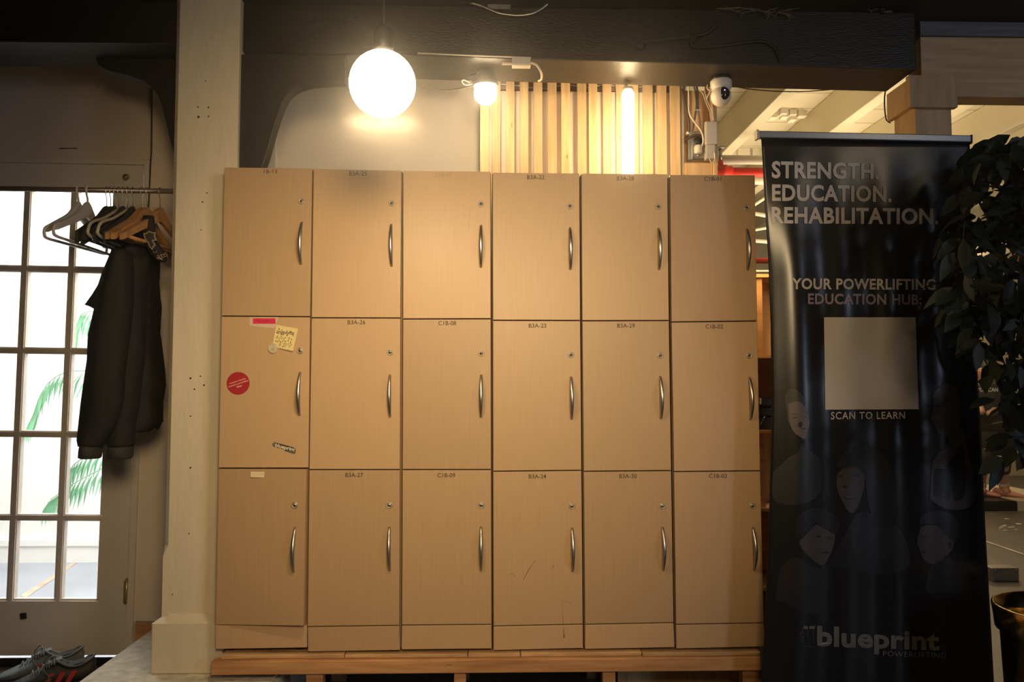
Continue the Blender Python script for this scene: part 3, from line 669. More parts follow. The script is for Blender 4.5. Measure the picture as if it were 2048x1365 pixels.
# ------------------------------------------------------------------ timber platform
pf = thing('platform', 'low timber platform of planks on a long beam carrying the lockers', 'platform', (0, 0.15, 0))
pa, pb = at(422, 1330, -0.03), at(1522.5, 1330, -0.03)
zt, zb = at(1000, 1319.5, -0.03).z, at(1000, 1347, -0.03).z
bev(M().box(pa.x, pb.x, -0.03, 0.01, zb, zt).build('front_beam', 'fir', pf), 0.003)
bev(M().box(pa.x+0.22, pb.x, 0.40, 0.44, zb, zt).build('back_beam', 'fir', pf), 0.003)
ed = [440, 688.5, 935.5, 1041, 1284, 1521]
for k in range(5):
    x0, x1 = at(ed[k], 1312, -0.012).x+.001, at(ed[k+1], 1312, -0.012).x-.001
    pz = plank_z-(0.0, .002, .001, .0, .001)[k]
    bev(M().box(x0, x1, -0.012-0.006*(k == 4), 0.46, zt+.0005, pz).build('plank', 'plank', pf), 0.0025)
for x0, x1 in ((612, 646), (908, 932), (1205, 1231), (1485, 1524)):
    a, c = at(x0, 1356, -0.01).x, at(x1, 1356, -0.01).x
    bev(M().box(a, c, -0.012, 0.03, 0.156 if x1 < 520 else 0.0, zb-.0005).build('leg', 'fir', pf), 0.002)
    M().box(a, c, 0.41, 0.44, 0.0, zb-.0005).build('leg', 'fir', pf)
o = M().box(at(1236, 1400, 0.3).x, at(1490, 1400, 0.3).x, 0.3, 0.32, 0, 0.17).build('plywood_board', 'pinepost', None, (at(1360, 1400, .3).x, .31, 0)); tag(o, 'light plywood board standing on edge under the platform', 'board')

# ------------------------------------------------------------------ slat screen and end post with wiring
Ys = 0.50
ss = thing('slat_screen', 'screen of upright pine slats above the fourth and fifth lockers', 'slat screen', at(1165, 500, Ys+.02))
SL = [(960, 978), (984, 1001), (1012, 1029), (1040, 1057), (1067, 1085), (1095.5, 1113.5), (1122.5, 1140.5), (1155, 1173), (1177.5, 1195), (1206, 1223.5), (1232.5, 1251), (1258.5, 1277.5), (1287, 1306), (1315, 1333.5), (1341.5, 1361)]
for k, (a, c) in enumerate(SL):
    z0, z1 = 1.2, 2.40
    x0, x1 = at(a, 260, Ys).x, at(c, 260, Ys).x
    if k == 0: z1 = 2.25
    bev(M().box(x0, x1, Ys, Ys+.019, z0, z1).build('slat', 'pine', ss), 0.0015)
zr0, zr1 = at(1100, 183, Ys+.06).z, at(1100, 150, Ys+.06).z
M().box(at(1000, 200, Ys+.04).x, at(1355, 200, Ys+.06).x, Ys+.05, Ys+.085, zr0+.002, zr1).build('top_rail', 'fir', ss)
M().box(at(962, 200, Ys+.04).x, at(1354, 200, Ys+.03).x, Ys+.0215, Ys+.034, 1.0, at(1100, 183, Ys+.022).z).build('backing_panel', 'wallwhite', ss)
o = M().tube(pxspline([(838, 172), (890, 182), (938, 174)], .6)+pxspline([(938, 174), (985, 168), (1040, 172), (1085, 178), (1135, 170), (1175, 176), (1212, 169), (1250, 176), (1300, 172)], .535), .0028, 6).build('cable', 'plastcream', None, at(1100, 172, .56))
tag(o, 'thin white cable running along behind the tops of the pine slats', 'cable')
ep = thing('end_post', 'pine boarded end post right of the slats, with a recess for wiring', 'post', at(1400, 500, Ys+.05))
x0, x1 = at(1366, 270, Ys).x, at(1433, 270, Ys).x
def ebox(a, c, y0, y1, mt, nm, z0=0.0, z1=2.6): return bev(M().box(at(a, 270, Ys).x, at(c, 270, Ys).x, y0, y1, z0, z1).build(nm, mt, ep), .002)
ebox(1363, 1369, Ys+.01, .61, 'whitepaint', 'edge_board'); ebox(1369.5, 1424.5, Ys+.045, Ys+.11, 'pinepost', 'back_board', 0, at(1400, 182, Ys+.05).z)
ebox(1425, 1433, Ys-.01, .61, 'pine', 'edge_board')
bev(M().box(at(1369.5, 270, Ys).x, at(1424.5, 270, Ys).x, Ys+.0, Ys+.044, 1.0, at(1400, 326, Ys).z).build('lower_board', 'pinepost', ep), .002)
ob = thing('outlet_box', 'galvanised outlet box with plugged-in cords on the end post', 'outlet box', at(1397, 320, Ys+.02))
q0, q1 = at(1378, 322, Ys+.005), at(1424, 262, Ys+.005)
bev(M().box(q0.x, q1.x, Ys+.012, Ys+.043, q0.z+.006, q1.z).build('box', 'galv', ob), .003)
bev(M().quadpx([(1384, 263), (1423, 263), (1384, 318), (1423, 318)], Ys+.005, .006).build('cover_plate', 'galv', ob), .003)
sm = M()
for sx, sy in ((1386, 313.5), (1397, 311)): sm.lathe([(.006, .003), (.006, 0), (.003, -.002)], at(sx, sy, Ys+.004), 'Y', 10)
sm.build('screw', 'galv', ob)
M().lathe([(.016, .002), (.016, -.004), (.012, -.006), (.0001, -.006)], at(1396, 282, Ys+.004), 'Y', 16).build('socket', 'black', ob)
cp = thing('cord', 'cream power cord plugged into the outlet box', 'cord', at(1395, 305, Ys-.02))
M().tube(pxspline([(1377, 168), (1377.5, 200), (1378.5, 226), (1388, 243), (1398, 256), (1405, 270), (1406, 286), (1402, 295)], Ys-.02), .0034, 8).build('cable', 'plastcream', cp)
M().lathe([(.008, -.016), (.016, -.012), (.017, .012), (.010, .02)], at(1396, 300, Ys-.012), 'Z', 12).build('plug', 'plastcream', cp)
bc = thing('cord', 'thick dark brown cord hanging beside the last slat', 'cord', at(1375, 240, Ys-.01))
M().tube(pxspline([(1363, 178), (1368, 196), (1374, 222), (1377.5, 245), (1378, 262), (1373, 274)], Ys-.01), .0052, 8).build('cable', 'brown', bc)
M().tube([at(1373, 266, Ys-.01), at(1378.5, 268, Ys-.01)], .007, 8).build('cable_tag', 'plastcream', bc)
M().tube(pxspline([(1368, 281), (1380, 275), (1392, 270.5), (1402, 271)], Ys-.012), .0055, 8).build('loose_end', 'brown', bc)
for k, (pp, lb) in enumerate((([(1387, 168), (1393, 200), (1392, 222), (1388, 246), (1385, 270)], 'left one of two silver armoured cables on the end post'), ([(1393, 168), (1396, 195), (1397, 222), (1400, 245), (1398, 268)], 'right one of two silver armoured cables on the end post'))):
    pts = pxspline(pp, Ys+.01, 14); rs = [(.0046 if j % 2 else .0036) for j in range(len(pts))]
    o = M().tube(pts, rs, 8).build('armoured_cable', 'galv', None, at(1392, 220, Ys+.01)); tag(o, lb, 'cable', 'armoured cables on the end post')
o = M().tube([at(1390, 220, Ys+.0), at(1400, 220, Ys+.0)], .003, 6).ball(at(1400.5, 220, Ys-.002), .004, n=8).build('cable_clip', 'plastcream', None, at(1395, 220, Ys)); tag(o, 'white clip tying the two armoured cables together', 'clip')
ad = thing('power_adapter', 'white rectangular power adapter hanging on two wires right of the outlet box', 'adapter', at(1425, 290, Ys-.03))
q0, q1 = at(1411, 289, Ys-.035), at(1435.5, 243, Ys-.035)
M().rbox(q0.x, q1.x, Ys-.04, Ys-.012, q0.z, q1.z, .006).build('body', 'plastwhite', ad)
M().tube(pxspline([(1396, 179), (1406, 188), (1412, 205), (1420, 225), (1423, 243)], Ys-.02), .002, 6).tube(pxspline([(1409, 180), (1414, 200), (1424, 226), (1428, 243)], Ys-.02), .002, 6).build('wire', 'plastcream', ad)
a2 = thing('power_adapter', 'small white plug adapter on the outlet box below the larger one', 'adapter', at(1422, 318, Ys-.02))
q0, q1 = at(1412, 318, Ys-.03), at(1431, 289.8, Ys-.03)
M().rbox(q0.x, q1.x, Ys-.035, Ys+.004, q0.z, q1.z, .005).build('body', 'plastwhite', a2)
M().tube(pxspline([(1419, 318), (1422, 325), (1427, 325), (1430, 316), (1429, 305)], Ys-.036), .0022, 6).build('cable', 'plastcream', a2)

# ------------------------------------------------------------------ lamps and fittings on the beam
YL = -0.78
pl = thing('pendant_lamp', 'brightly lit round globe lamp, swollen to its glare, hanging in front of the lockers', 'lamp', at(765, 168, YL))
lc = at(765, 168, YL); R = 0.080
M().ball(lc, R, n=40).build('globe', 'bulb', pl)  # globe enlarged to the size of the bulb's glare
sl_ = bpy.data.lights.new('lamp_beam', 'AREA'); sl_.shape = 'DISK'; sl_.size = .17; sl_.energy = 7.5; sl_.color = WARM
so = bpy.data.objects.new('lamp_beam', sl_); C.objects.link(so); so.location = lc+V(0, .005, -R-.012); so.rotation_euler = (math.radians(8), 0, 0)
M().lathe([(0.022, R*0.95), (0.026, R+.01), (0.026, R+.05), (0.014, R+.065), (0.004, R+.07)], lc, 'Z', 16).build('socket', 'black', pl)
M().tube([lc+V(0, 0, R+.068), V(lc.x, lc.y, zc-.02)], .003, 6).lathe([(.05, -.0005), (.05, -.012), (.012, -.022)], V(lc.x, lc.y, zc), 'Z', 20).build('cord', 'black', pl)
sp = thing('spot_lamp', 'small lit bulb in a black holder under the beam, left of the slats', 'lamp', at(970, 140, .26))
sc_ = at(971, 187, .24)
M().ball(sc_, .043, n=28).build('bulb', 'spotb', sp)
zu_ = zL+(zR-zL)*((sc_.x-bx0)/(bx1-bx0))
M().lathe([(.046, .026), (.05, .034), (.034, .075), (.02, .085)], sc_, 'Z', 18).tube([sc_+V(-.02, .02, .08), V(sc_.x-.03, .28, zu_-.001)], .008, 8).lathe([(.03, -.012), (.03, -.0005)], V(sc_.x-.03, .28, zu_), 'Z', 14).build('holder', 'black', sp)
M().tube(pxspline([(940, 166), (928, 160), (924, 164), (932, 170), (950, 168)], .3), .0022, 6).build('wire', 'plastcream', sp)
tl_ = thing('tube_lamp', 'glowing upright tube lamp hanging in front of the slats above the fifth locker', 'lamp', at(1256, 165, .30))
tt, tb = at(1256, 181, .30), V(at(1256, 181, .30).x-.002, .30, 1.875)
zu2 = zL+(zR-zL)*((tt.x-bx0)/(bx1-bx0))
M().tube([tt+V(0, 0, -.0), tt+V(0, 0, -.012)]+[tb+V(0, 0, .012), tb], [.014, .024, .024, .014], 18).build('tube', 'tube', tl_)
M().lathe([(.012, .002), (.02, -.001), (.02, .01), (.006, .016)], tt, 'Z', 14).build('end_cap', 'wire', tl_)
M().tube([tt+V(0, 0, .012), V(tt.x+.001, .30, zu2-.0005)], .0018, 6).tube(spline([tt+V(-.004, 0, .01), tt+V(-.014, 0, .02), tt+V(-.004, .002, .032), tt+V(.003, 0, .024)], 5), .0018, 6).build('hanging_wire', 'wire', tl_)
dv = thing('lamp_driver', 'small white driver box with a looped cord on the beam edge', 'driver box', at(1042, 126, .09))
q0, q1 = at(1024, 134.5, .095), at(1061, 116, .095)
bev(M().box(q0.x, q1.x, .085, .109, q0.z+.008, q1.z).build('lid', 'plastwhite', dv), .002)
bev(M().box(q0.x, q1.x, .078, .109, q0.z, q0.z+.0075).build('base', 'plastcream', dv), .002)
M().box(at(1004, 127, .095).x, q0.x, .096, .10, at(1010, 129, .095).z, at(1010, 125, .095).z).build('mounting_tab', 'plastcream', dv)
M().tube(pxspline([(1061, 126, .095), (1073, 130, .08), (1082, 145, .09), (1083, 157, .18), (1078, 162, .3), (1072, 157, .4)], .13), .004, 8).build('cord', 'plastcream', dv)
o = M().tube([at(835, 106.5, .107), at(940, 111, .107), at(1062, 115.5, .107)], .0028, 6).build('cable_strip', 'plastcream', None, at(950, 111, .107)); tag(o, 'thin white strip along the lower edge of the beam, left of the driver box', 'cable strip')
cd = thing('armoured_cable', 'looped armoured cable hanging over the top edge of the beam', 'cable', at(1040, 30, .10))
pts = pxspline([(930, 2), (962, 12), (985, 22), (1005, 28), (1035, 31), (1062, 28), (1083, 18), (1100, 2), (1104, -12)], .10, 16)
M().tube(pts, [(.0052 if j % 2 else .004) for j in range(len(pts))], 8).build('cable', 'galv', cd)
M().quadpx([(975, -2), (1022, -2), (975, 17), (1020, 18)], .103, .006).build('bracket_plate', 'galv', cd)
for k, (pp, lb) in enumerate((([(1280, 95), (1279, 86), (1290, 82), (1340, 77), (1400, 70), (1425, 58), (1436, 42)], 'dark conduit curving up across the beam face'),
                              ([(1384, 80), (1382, 90), (1398, 95), (1440, 92), (1500, 84), (1530, 84), (1550, 96), (1558, 112), (1564, 124)], 'dark conduit with a bent end pointing down on the beam face'))):
    o = M().tube(pxspline(pp, .103), .006, 8).build('conduit', 'darkbrace', None, at(*pp[0], .103)); tag(o, lb, 'conduit')
    o2 = M().lathe([(.016, .006), (.016, -.004), (.008, -.008)], at(pp[0][0]+2, pp[0][1]-4, .104), 'Y', 14).build('conduit_boss', 'darkbrace', o)
rnd = random.Random(4); lt = M()
for k in range(26):
    x = rnd.uniform(1430, 1570); a = at(x, rnd.uniform(14, 26), .10); lt.tube([a, a+V(rnd.uniform(-.05, .09), -.004, rnd.uniform(-.02, .012))], .0016, 4)
for k in range(10):
    x = rnd.uniform(1530, 1572); a = at(x, rnd.uniform(22, 28), .10); lt.tube([a, a+V(rnd.uniform(-.02, .03), -.008, -rnd.uniform(.008, .03))], .0016, 4)
for k in range(8):
    x = rnd.uniform(1655, 1790); a = at(x, rnd.uniform(14, 28), .10); lt.tube([a, a+V(rnd.uniform(-.04, .05), -.004, rnd.uniform(-.01, .01))], .002, 4)
o = lt.build('splintered_lath', 'lath', None, at(1500, 20, .10)); tag(o, 'torn splinters of lath along the top edge of the dark beam', 'splinters', kind='stuff')
sc2 = thing('security_camera', 'white dome security camera hanging under the dark beam', 'camera', at(1442, 150, .24))
zk = zL+(zR-zL)*((at(1442, 150, .24).x-bx0)/(bx1-bx0)); kc = at(1442, 165, .24); kx = kc.x
zb0 = at(1442, 177, .24).z
M().lathe([(.026, zb0-.012), (.038, zb0-.002), (.040, zb0+.004), (.040, zb0+.026), (.036, zb0+.03)], (kx, .24, 0), 'Z', 26).build('base', 'camwhite', sc2)
M().lathe([(.036, zb0+.0305), (.036, zk-.0005)], (kx, .24, 0), 'Z', 16).build('mount', 'black', sc2)
hc = at(1442, 192.5, .235); Rb = .0385
M().ball(hc, Rb, n=30).build('head', 'camwhite', sc2)
fd = (V(0.2, -1, 0.03)).normalized(); fr = fd.cross(V(0, 0, 1)).normalized(); fu = fr.cross(fd)
vs, fs = [], []
nu, nv = 10, 14
for i in range(nu+1):
    for j in range(nv):
        t = i/nu; a = 2*math.pi*j/nv
        ex = 0.50*(1+0.12*math.cos(2*a)); p = fd*1+fr*(t*0.52*math.cos(a)+0.1*t*abs(math.sin(a)))+fu*(t*0.86*math.sin(a))
        vs.append(hc+p.normalized()*(Rb+.0006))
fs = [(i*nv+j, (i+1)*nv+j, (i+1)*nv+(j+1) % nv, i*nv+(j+1) % nv) for i in range(nu) for j in range(nv)]
M().add(vs, fs, 0, True).build('face', 'camface', sc2)
M().ball(hc+(fd+fr*.12+fu*.22).normalized()*(Rb+.001), .0022, n=10).build('status_light', 'led', sc2)
M().tube(pxspline([(1422, 178), (1419, 186), (1415, 193), (1413, 200)], .24), .0025, 6).tube(pxspline([(1424, 182), (1417, 180), (1414, 175), (1415, 170)], .24), .002, 6).build('cable', 'plastcream', sc2)
# ------------------------------------------------------------------ clothes rail, hangers, jacket
YR = 0.22
ra, rb_ = at(-220, 374, YR), at(353, 383, YR)
o = M().tube([ra, V(min(rb_.x, -1.10), YR, rb_.z)], 0.0095, 14).build('clothes_rail', 'rail', None, (-1.5, YR, ra.z)); tag(o, 'brown metal clothes rail fixed to the column in front of the glazed door', 'rail')
def railz(x): return ra.z+(rb_.z-ra.z)*(x-ra.x)/(rb_.x-ra.x)
def hook(m, r=0.0115, drop=0.075, w_=0.0018, mi=1):
    pts = [V(0, r*math.cos(a), r*math.sin(a)) for a in [math.radians(d) for d in range(-30, 200, 23)]]
    pts += [V(0, -r*.7, -r*1.3), V(0, 0.0, -r*2.6), V(0, 0, -drop)]
    m.tube(pts, w_, 6, mi, ref=(1, 0, 0))
def shoulder(m, half, drop, z0, hgt, th, mi=0, hump=0.055):
    up_, lo_ = [], []
    for k in range(25):
        t = -1+2*k/24; a = abs(t)
        zt = z0-drop*(a**1.25)*(1-0.1*a)+hump*math.exp(-(a/0.22)**2)*0.5
        h = hgt*(1-0.35*a)
        up_.append(V(-th/2, half*t, zt)); lo_.append(V(-th/2, half*t, zt-h-(hump*.35*math.exp(-(a/.2)**2))))
    n = 25
    for k in range(24):
        a, b_, c, d = up_[k], up_[k+1], lo_[k+1], lo_[k]; dx = V(th, 0, 0)
        m.hexa([d, c, b_, a, d+dx, c+dx, b_+dx, a+dx], mi)
def hanger(kind, px, tilt, rz, label, group):
    x = at(px, 380, YR).x
    t = thing('coat_hanger', label, 'hanger', (x, YR, railz(x)), group); t.rotation_euler = (math.radians(tilt), 0, math.radians(rz))
    hm = M()
    if kind == 'plastic':
        hook(hm, .0135, .07, .0042, 0)
        shoulder(hm, .20, .095, -.078, .034, .010, 0, .07)
        for s_ in (-1, 1): hm.tube(spline([V(0, s_*.185, -.16), V(0, s_*.212, -.175), V(0, s_*.216, -.195), V(0, s_*.20, -.206), V(0, s_*.12, -.207), V(0, 0, -.207)], 4), .0055, 8)
        hm.build('frame', 'plastwhite', t, local=True)
        return t
    if kind == 'beige':
        hook(hm, .0125, .07, .0018, 1)
        pts = spline([V(0, 0, -.07), V(0, -.03, -.085), V(0, -.11, -.125), V(0, -.19, -.155), V(0, -.215, -.18), V(0, -.20, -.205), V(0, 0, -.21), V(0, .20, -.205), V(0, .215, -.18), V(0, .19, -.155), V(0, .11, -.125), V(0, .03, -.085), V(0, 0, -.07)], 4)
        hm.tube(pts, .0055, 8, 0, caps=False, ref=(1, 0, 0)); hm.build('frame', ['plastbeige', 'wire'], t, local=True)
        return t
    hk = M(); hook(hk, .0125, .08, .0018, 0); hk.build('hook', 'wire', t, local=True)
    if kind == 'wood':
        shoulder(hm, .22, .12, -.088, .034, .014); hm.build('frame', 'hangwood', t, local=True)
        M().tube([V(0, -.195, -.20), V(0, .195, -.20)], .006, 8).build('trouser_bar', 'hangwood', t, local=True)
    else:
        shoulder(hm, .20, .115, -.085, .062, .011); hm.build('frame', 'velvet', t, local=True)
        M().tube([V(0, -.18, -.205), V(0, .18, -.205)], .005, 8).build('trouser_bar', 'velvet', t, local=True)
    return t
G1 = 'hangers on the clothes rail'
hanger('plastic', 157, 2, 0, 'white plastic hanger, leftmost on the rail', G1)
hanger('plastic', 176, 0, 0, 'white plastic hanger, second from the left end of the row', G1)
hanger('velvet', 214, 0, 0, 'thick black hanger, first one right of the two white hangers', G1)
hanger('velvet', 222, 2, 0, 'thick black hanger, second right of the white hangers', G1)
hanger('velvet', 230, -2, 0, 'thick black hanger just left of the beige tube hangers', G1)
hanger('beige', 238, 0, 1, 'beige tube hanger, the left one of two', G1)
hanger('velvet', 247, 0, 0, 'thick black hanger between the two beige tube hangers', G1)
hanger('beige', 256, 0, 1, 'beige tube hanger, the right one of two, beside the wooden hangers', G1)
hanger('velvet', 266, 0, 0, 'black hanger holding up the dark jacket', G1)
hanger('wood', 284, 0, -4, 'brown wooden hanger, the left one of three', G1)
hanger('wood', 295, 0, -4, 'brown wooden hanger, the middle one of three', G1)
hanger('wood', 321, 0, -9, 'brown wooden hanger nearest the column', G1)

def garment(rows, Y, ry, n=28, seed=0.0, fold=0.12, tilt=0.0):
    rings = []
    ys = [r[0] for r in rows]; full = []
    for k in range(len(rows)-1):
        st = max(2, int(abs(rows[k+1][0]-rows[k][0])/11))
        for j in range(st):
            t = j/st; full.append([rows[k][i]*(1-t)+rows[k+1][i]*t for i in range(3)])
    full.append(list(rows[-1]))
    for k, (py, xl_, xr_) in enumerate(full):
        Yc = Y+tilt*(py-ys[0])/400.0
        a, c = at(xl_, py, Yc), at(xr_, py, Yc); cx = (a.x+c.x)/2; rx = abs(c.x-a.x)/2; ring = []
        ryy = ry*(0.75+0.25*math.sin(math.pi*min(1, k/len(full)+.15)))*min(1.0, rx/0.03)
        for j in range(n):
            an = 2*math.pi*j/n
            f = 1+fold*(mnoise.noise(V(math.cos(an)*2.6+seed, math.sin(an)*2.6, a.z*4.5+seed)))+0.05*mnoise.noise(V(math.cos(an)*6, math.sin(an)*6+seed, a.z*16))
            ring.append(V(cx+rx*math.cos(an)*min(1.04, f if abs(math.cos(an)) < .8 else 1+.25*(f-1)), Yc+ryy*math.sin(an)*f, a.z))
        rings.append(ring)
    return rings
jk = thing('jacket', 'black hooded nylon jacket hanging from the rail in front of the door', 'jacket', at(255, 400, YR))
M().loft(garment([(480, 262, 300), (488, 250, 306), (505, 240, 312), (560, 226, 309), (610, 212, 316), (665, 206, 314), (770, 214, 329), (804, 222, 322), (844, 232, 322), (860, 255, 310), (864, 270, 300)], .27, .12, seed=3)).build('body', 'blackcloth', jk)
M().loft(garment([(503, 226, 262), (548, 206, 266), (580, 196, 266), (622, 190, 264), (670, 178, 258), (720, 176, 252), (804, 163.5, 246), (850, 158, 232), (880, 156, 212), (893, 159, 206)], .08, .055, seed=8)).build('sleeve', 'blackcloth', jk)
M().loft(garment([(892, 163, 201), (898, 161.5, 201), (915, 160, 200), (917.5, 163, 198)], .08, .05, seed=1, fold=.04)).build('cuff', 'velvet', jk)
M().loft(garment([(515, 236, 298), (600, 226, 290), (700, 214, 288), (820, 206, 276), (850, 205, 268.5), (884, 210, 268), (893, 214, 265)], .16, .06, seed=5)).build('sleeve', 'blackcloth', jk)
M().loft(garment([(892, 217, 263.5), (898, 216.5, 264), (915, 215.5, 263), (918, 218, 261)], .16, .05, seed=2, fold=.04)).build('cuff', 'velvet', jk)
M().prism([at(169, 610, .10), at(186, 586, .10), at(206, 552, .11), at(222, 560, .14), at(216, 632, .13), at(195, 622, .12), at(178, 613, .10)], (.0, .025, 0)).build('hood', 'blackcloth', jk)
M().tube([at(312, 858, .24), at(303, 864, .23), at(288, 876, .23)], .0042, 8).build('drawcord', 'velvet', jk)
ts = thing('shirt', 'folded black shirt with pale lettering on a hanger beside the column', 'shirt', at(305, 450, .15))
M().loft(garment([(432, 286, 308), (455, 280, 310), (480, 284, 313), (500, 296, 326), (512, 304, 334), (521, 312, 334), (524, 318, 331)], .15, .02, seed=12, fold=.06)).build('cloth', 'blackcloth', ts)
Yt = .124
em = M().prism([at(*p, Yt) for p in ((286.5, 467), (293, 466), (298, 462), (305, 465), (311, 464.5), (310, 472), (313.5, 481), (306, 482), (311.5, 491), (307, 494), (304.5, 500), (299, 495), (296, 487), (289, 478))], (0, .004, 0))
em.prism([at(*p, Yt-.001) for p in ((289, 468.5), (294, 468), (298.5, 464.5), (304, 467), (308, 467), (307.5, 472.5), (310, 479.5), (303, 480), (308, 490.5), (305, 492.5), (303.5, 496.5), (300.5, 493), (298, 486), (291, 477))], (0, .002, 0), 1)
em.build('emblem', ['tan', 'velvet'], ts)
M().text('attl', [(311, 508), (331, 505), (316, 518), (336, 513)], Yt-.004, 0, bold=0.0).text('~~~', [(314, 514), (326, 517), (313, 518), (325, 521)], Yt-.004, 0, bold=0.03).tube(pxspline([(306, 503), (309, 506), (313, 505), (312, 502)], Yt-.003), .001, 5).build('lettering', 'tan', ts)

# ------------------------------------------------------------------ shoes
def shoe(label, heel, toe, red):
    d = (toe-heel); ln = d.length; ang = math.atan2(d.y, d.x)
    t = thing('sneaker', label, 'shoe', ((heel.x+toe.x)/2, (heel.y+toe.y)/2, 0), 'pair of grey sneakers by the door'); t.rotation_euler = (0, 0, ang)
    S = [(-.140, .020, .030, .086), (-.132, .030, .022, .100), (-.115, .036, .02, .094), (-.08, .037, .02, .078), (-.045, .038, .02, .080), (-.015, .040, .02, .098), (.012, .041, .02, .094), (.045, .044, .02, .078), (.075, .046, .02, .062), (.105, .043, .02, .050), (.128, .034, .02, .042), (.142, .020, .021, .034), (.148, .006, .024, .028)]
    n = 20; rings = []
    for x, hw, z0, z1 in S:
        ring = []
        for j in range(n):
            a = 2*math.pi*j/n; s_, c_ = math.sin(a), math.cos(a)
            yy = hw*math.copysign(abs(c_)**0.75, c_); zz = (z0+z1)/2+(z1-z0)/2*math.copysign(abs(s_)**0.8, s_)
            if zz > .055: yy *= 1-0.42*min(1, (zz-.055)/.045)
            ring.append(V(x, yy, zz))
        rings.append(ring)
    um = M().loft(rings)
    um.build('upper', 'shoeblack' if red else 'shoegrey', t, local=True)
    sm = M().prism([V(x, y, 0) for x, y in [(-.146, 0), (-.14, -.024), (-.11, -.038), (-.05, -.039), (0, -.041), (.06, -.048), (.11, -.046), (.14, -.026), (.153, 0), (.14, .026), (.11, .046), (.06, .048), (0, .041), (-.05, .039), (-.11, .038), (-.14, .024)]], (0, 0, .024))
    bev(sm.build('sole', 'sole', t, local=True), .005, 3)
    om = M(); c1 = [V(-.135, 0, .104), V(-.12, .022, .097), V(-.085, .025, .081), V(-.05, .026, .083), V(-.018, .021, .102), V(-.008, 0, .108), V(-.018, -.021, .102), V(-.05, -.026, .083), V(-.085, -.025, .081), V(-.12, -.022, .097), V(-.135, 0, .104)]
    om.tube(spline(c1, 4), .004, 8, 0, caps=False); om.build('collar', 'lace', t, local=True)
    M().add([p+V(0, 0, -.001) for p in c1[:-1]], [list(range(10))], 0).build('lining', 'hole', t, local=True)
    bev(M().prism([V(-.022, -.018, .100), V(.03, -.017, .088), V(.03, .017, .088), V(-.022, .018, .100), V(-.030, .012, .121), V(-.030, -.012, .121)][:4], (-.008, 0, .012)).build('tongue', 'shoegrey', t, local=True), .003)
    la = M()
    for k in range(5):
        x = .0+k*.016; z = .107-k*.0085
        la.tube(spline([V(x-.004, -.026, z-.012), V(x, 0, z+.003), V(x+.006, .026, z-.012)], 4), .0024, 6)
        la.tube(spline([V(x-.004, .026, z-.012), V(x, 0, z+.005), V(x+.006, -.026, z-.012)], 4), .0024, 6)
    for sgn in (-1, 1): la.tube(spline([V(.0, 0, .113), V(.01, sgn*.02, .122), V(.03, sgn*.04, .09), V(.012, sgn*.052, .06), V(.03, sgn*.056, .032)], 5), .0022, 6)
    la.build('lace', 'lace', t, local=True)
    sg = 1
    rm = M()
    for k in range(3):
        x = -.055+k*.036
        P_ = [V(x, sg*.0405, .030), V(x+.018, sg*.0415, .030), V(x-.006, sg*.036, .068), V(x-.024, sg*.0355, .068)]
        rm.prism(P_, (0, sg*.0022, 0))
    rm.build('side_stripes', 'shoered', t, local=True)
    return t
shoe('grey sneaker nearer the door, toe to the left', V(-1.575, .515, 0), V(-1.825, .395, 0), False)
shoe('black sneaker with three red stripes, nearer the stone slab', V(-1.475, .42, 0), V(-1.735, .285, 0), True)

# ------------------------------------------------------------------ palm in the lobby
pt = thing('potted_palm', 'green potted palm in the lobby, its fronds seen through the glazed door', 'plant', (-1.30, 1.75, 0))
px_, py_ = -1.30, 1.75
M().lathe([(.12, 0), (.16, .3), (.165, .32), (.145, .32), (.14, .28), (.0001, .28)], (px_, py_, 0), 'Z', 20).build('pot', 'plastwhite', pt)
M().tube(spline([V(px_, py_, .28), V(px_+.01, py_, .6), V(px_, py_, 1.05)], 4), [.025]*9, 8).build('stem', 'bark', pt)
def frond(tip, mid, nleaf, seed):
    rnd = random.Random(seed); m = M()
    base = V(px_, py_, 1.03); sp_ = spline([base, mid, tip], 14); k = len(sp_)
    m.tube(sp_, [.005*(1-.7*i/(k-1)) for i in range(k)], 6)
    for i in range(4, k):
        p = sp_[i]; t = (sp_[min(i+1, k-1)]-sp_[i-1]).normalized(); lf = .20*(1-.45*i/k)*rnd.uniform(.8, 1.15)
        for sg in (-1, 1):
            sd = V(t.z*0.2*sg, sg*0.75, 0); dd = (t*.5+sd*.35+V(0, 0, -.9)).normalized()
            wv = V(0.006, 0.004, .002); q = p+dd*lf*.5+t*.01; e = p+dd*lf+V(0, 0, -.03)
            m.add([p, q-wv, e, q+wv, q+V(0, 0, .003)], [(0, 1, 4), (0, 4, 3), (1, 2, 4), (4, 2, 3)], 0, True)
    return m
for tp, md in (((60, 842), (150, 742)), ((130, 962), (190, 905)), ((150, 668), (205, 628)), ((100, 1000), (200, 940))):
    tip = at(*tp, 1.75); mid = at(*md, 1.72)
    frond(tip, mid, 12, tp[0]).build('frond', 'palm', pt)
for tp, md in (((330, 700), (290, 640)), ((360, 900), (320, 760)), ((250, 560), (255, 620))):
    frond(at(*tp, 1.95), at(*md, 1.9), 12, tp[0]).build('frond', 'palm', pt)

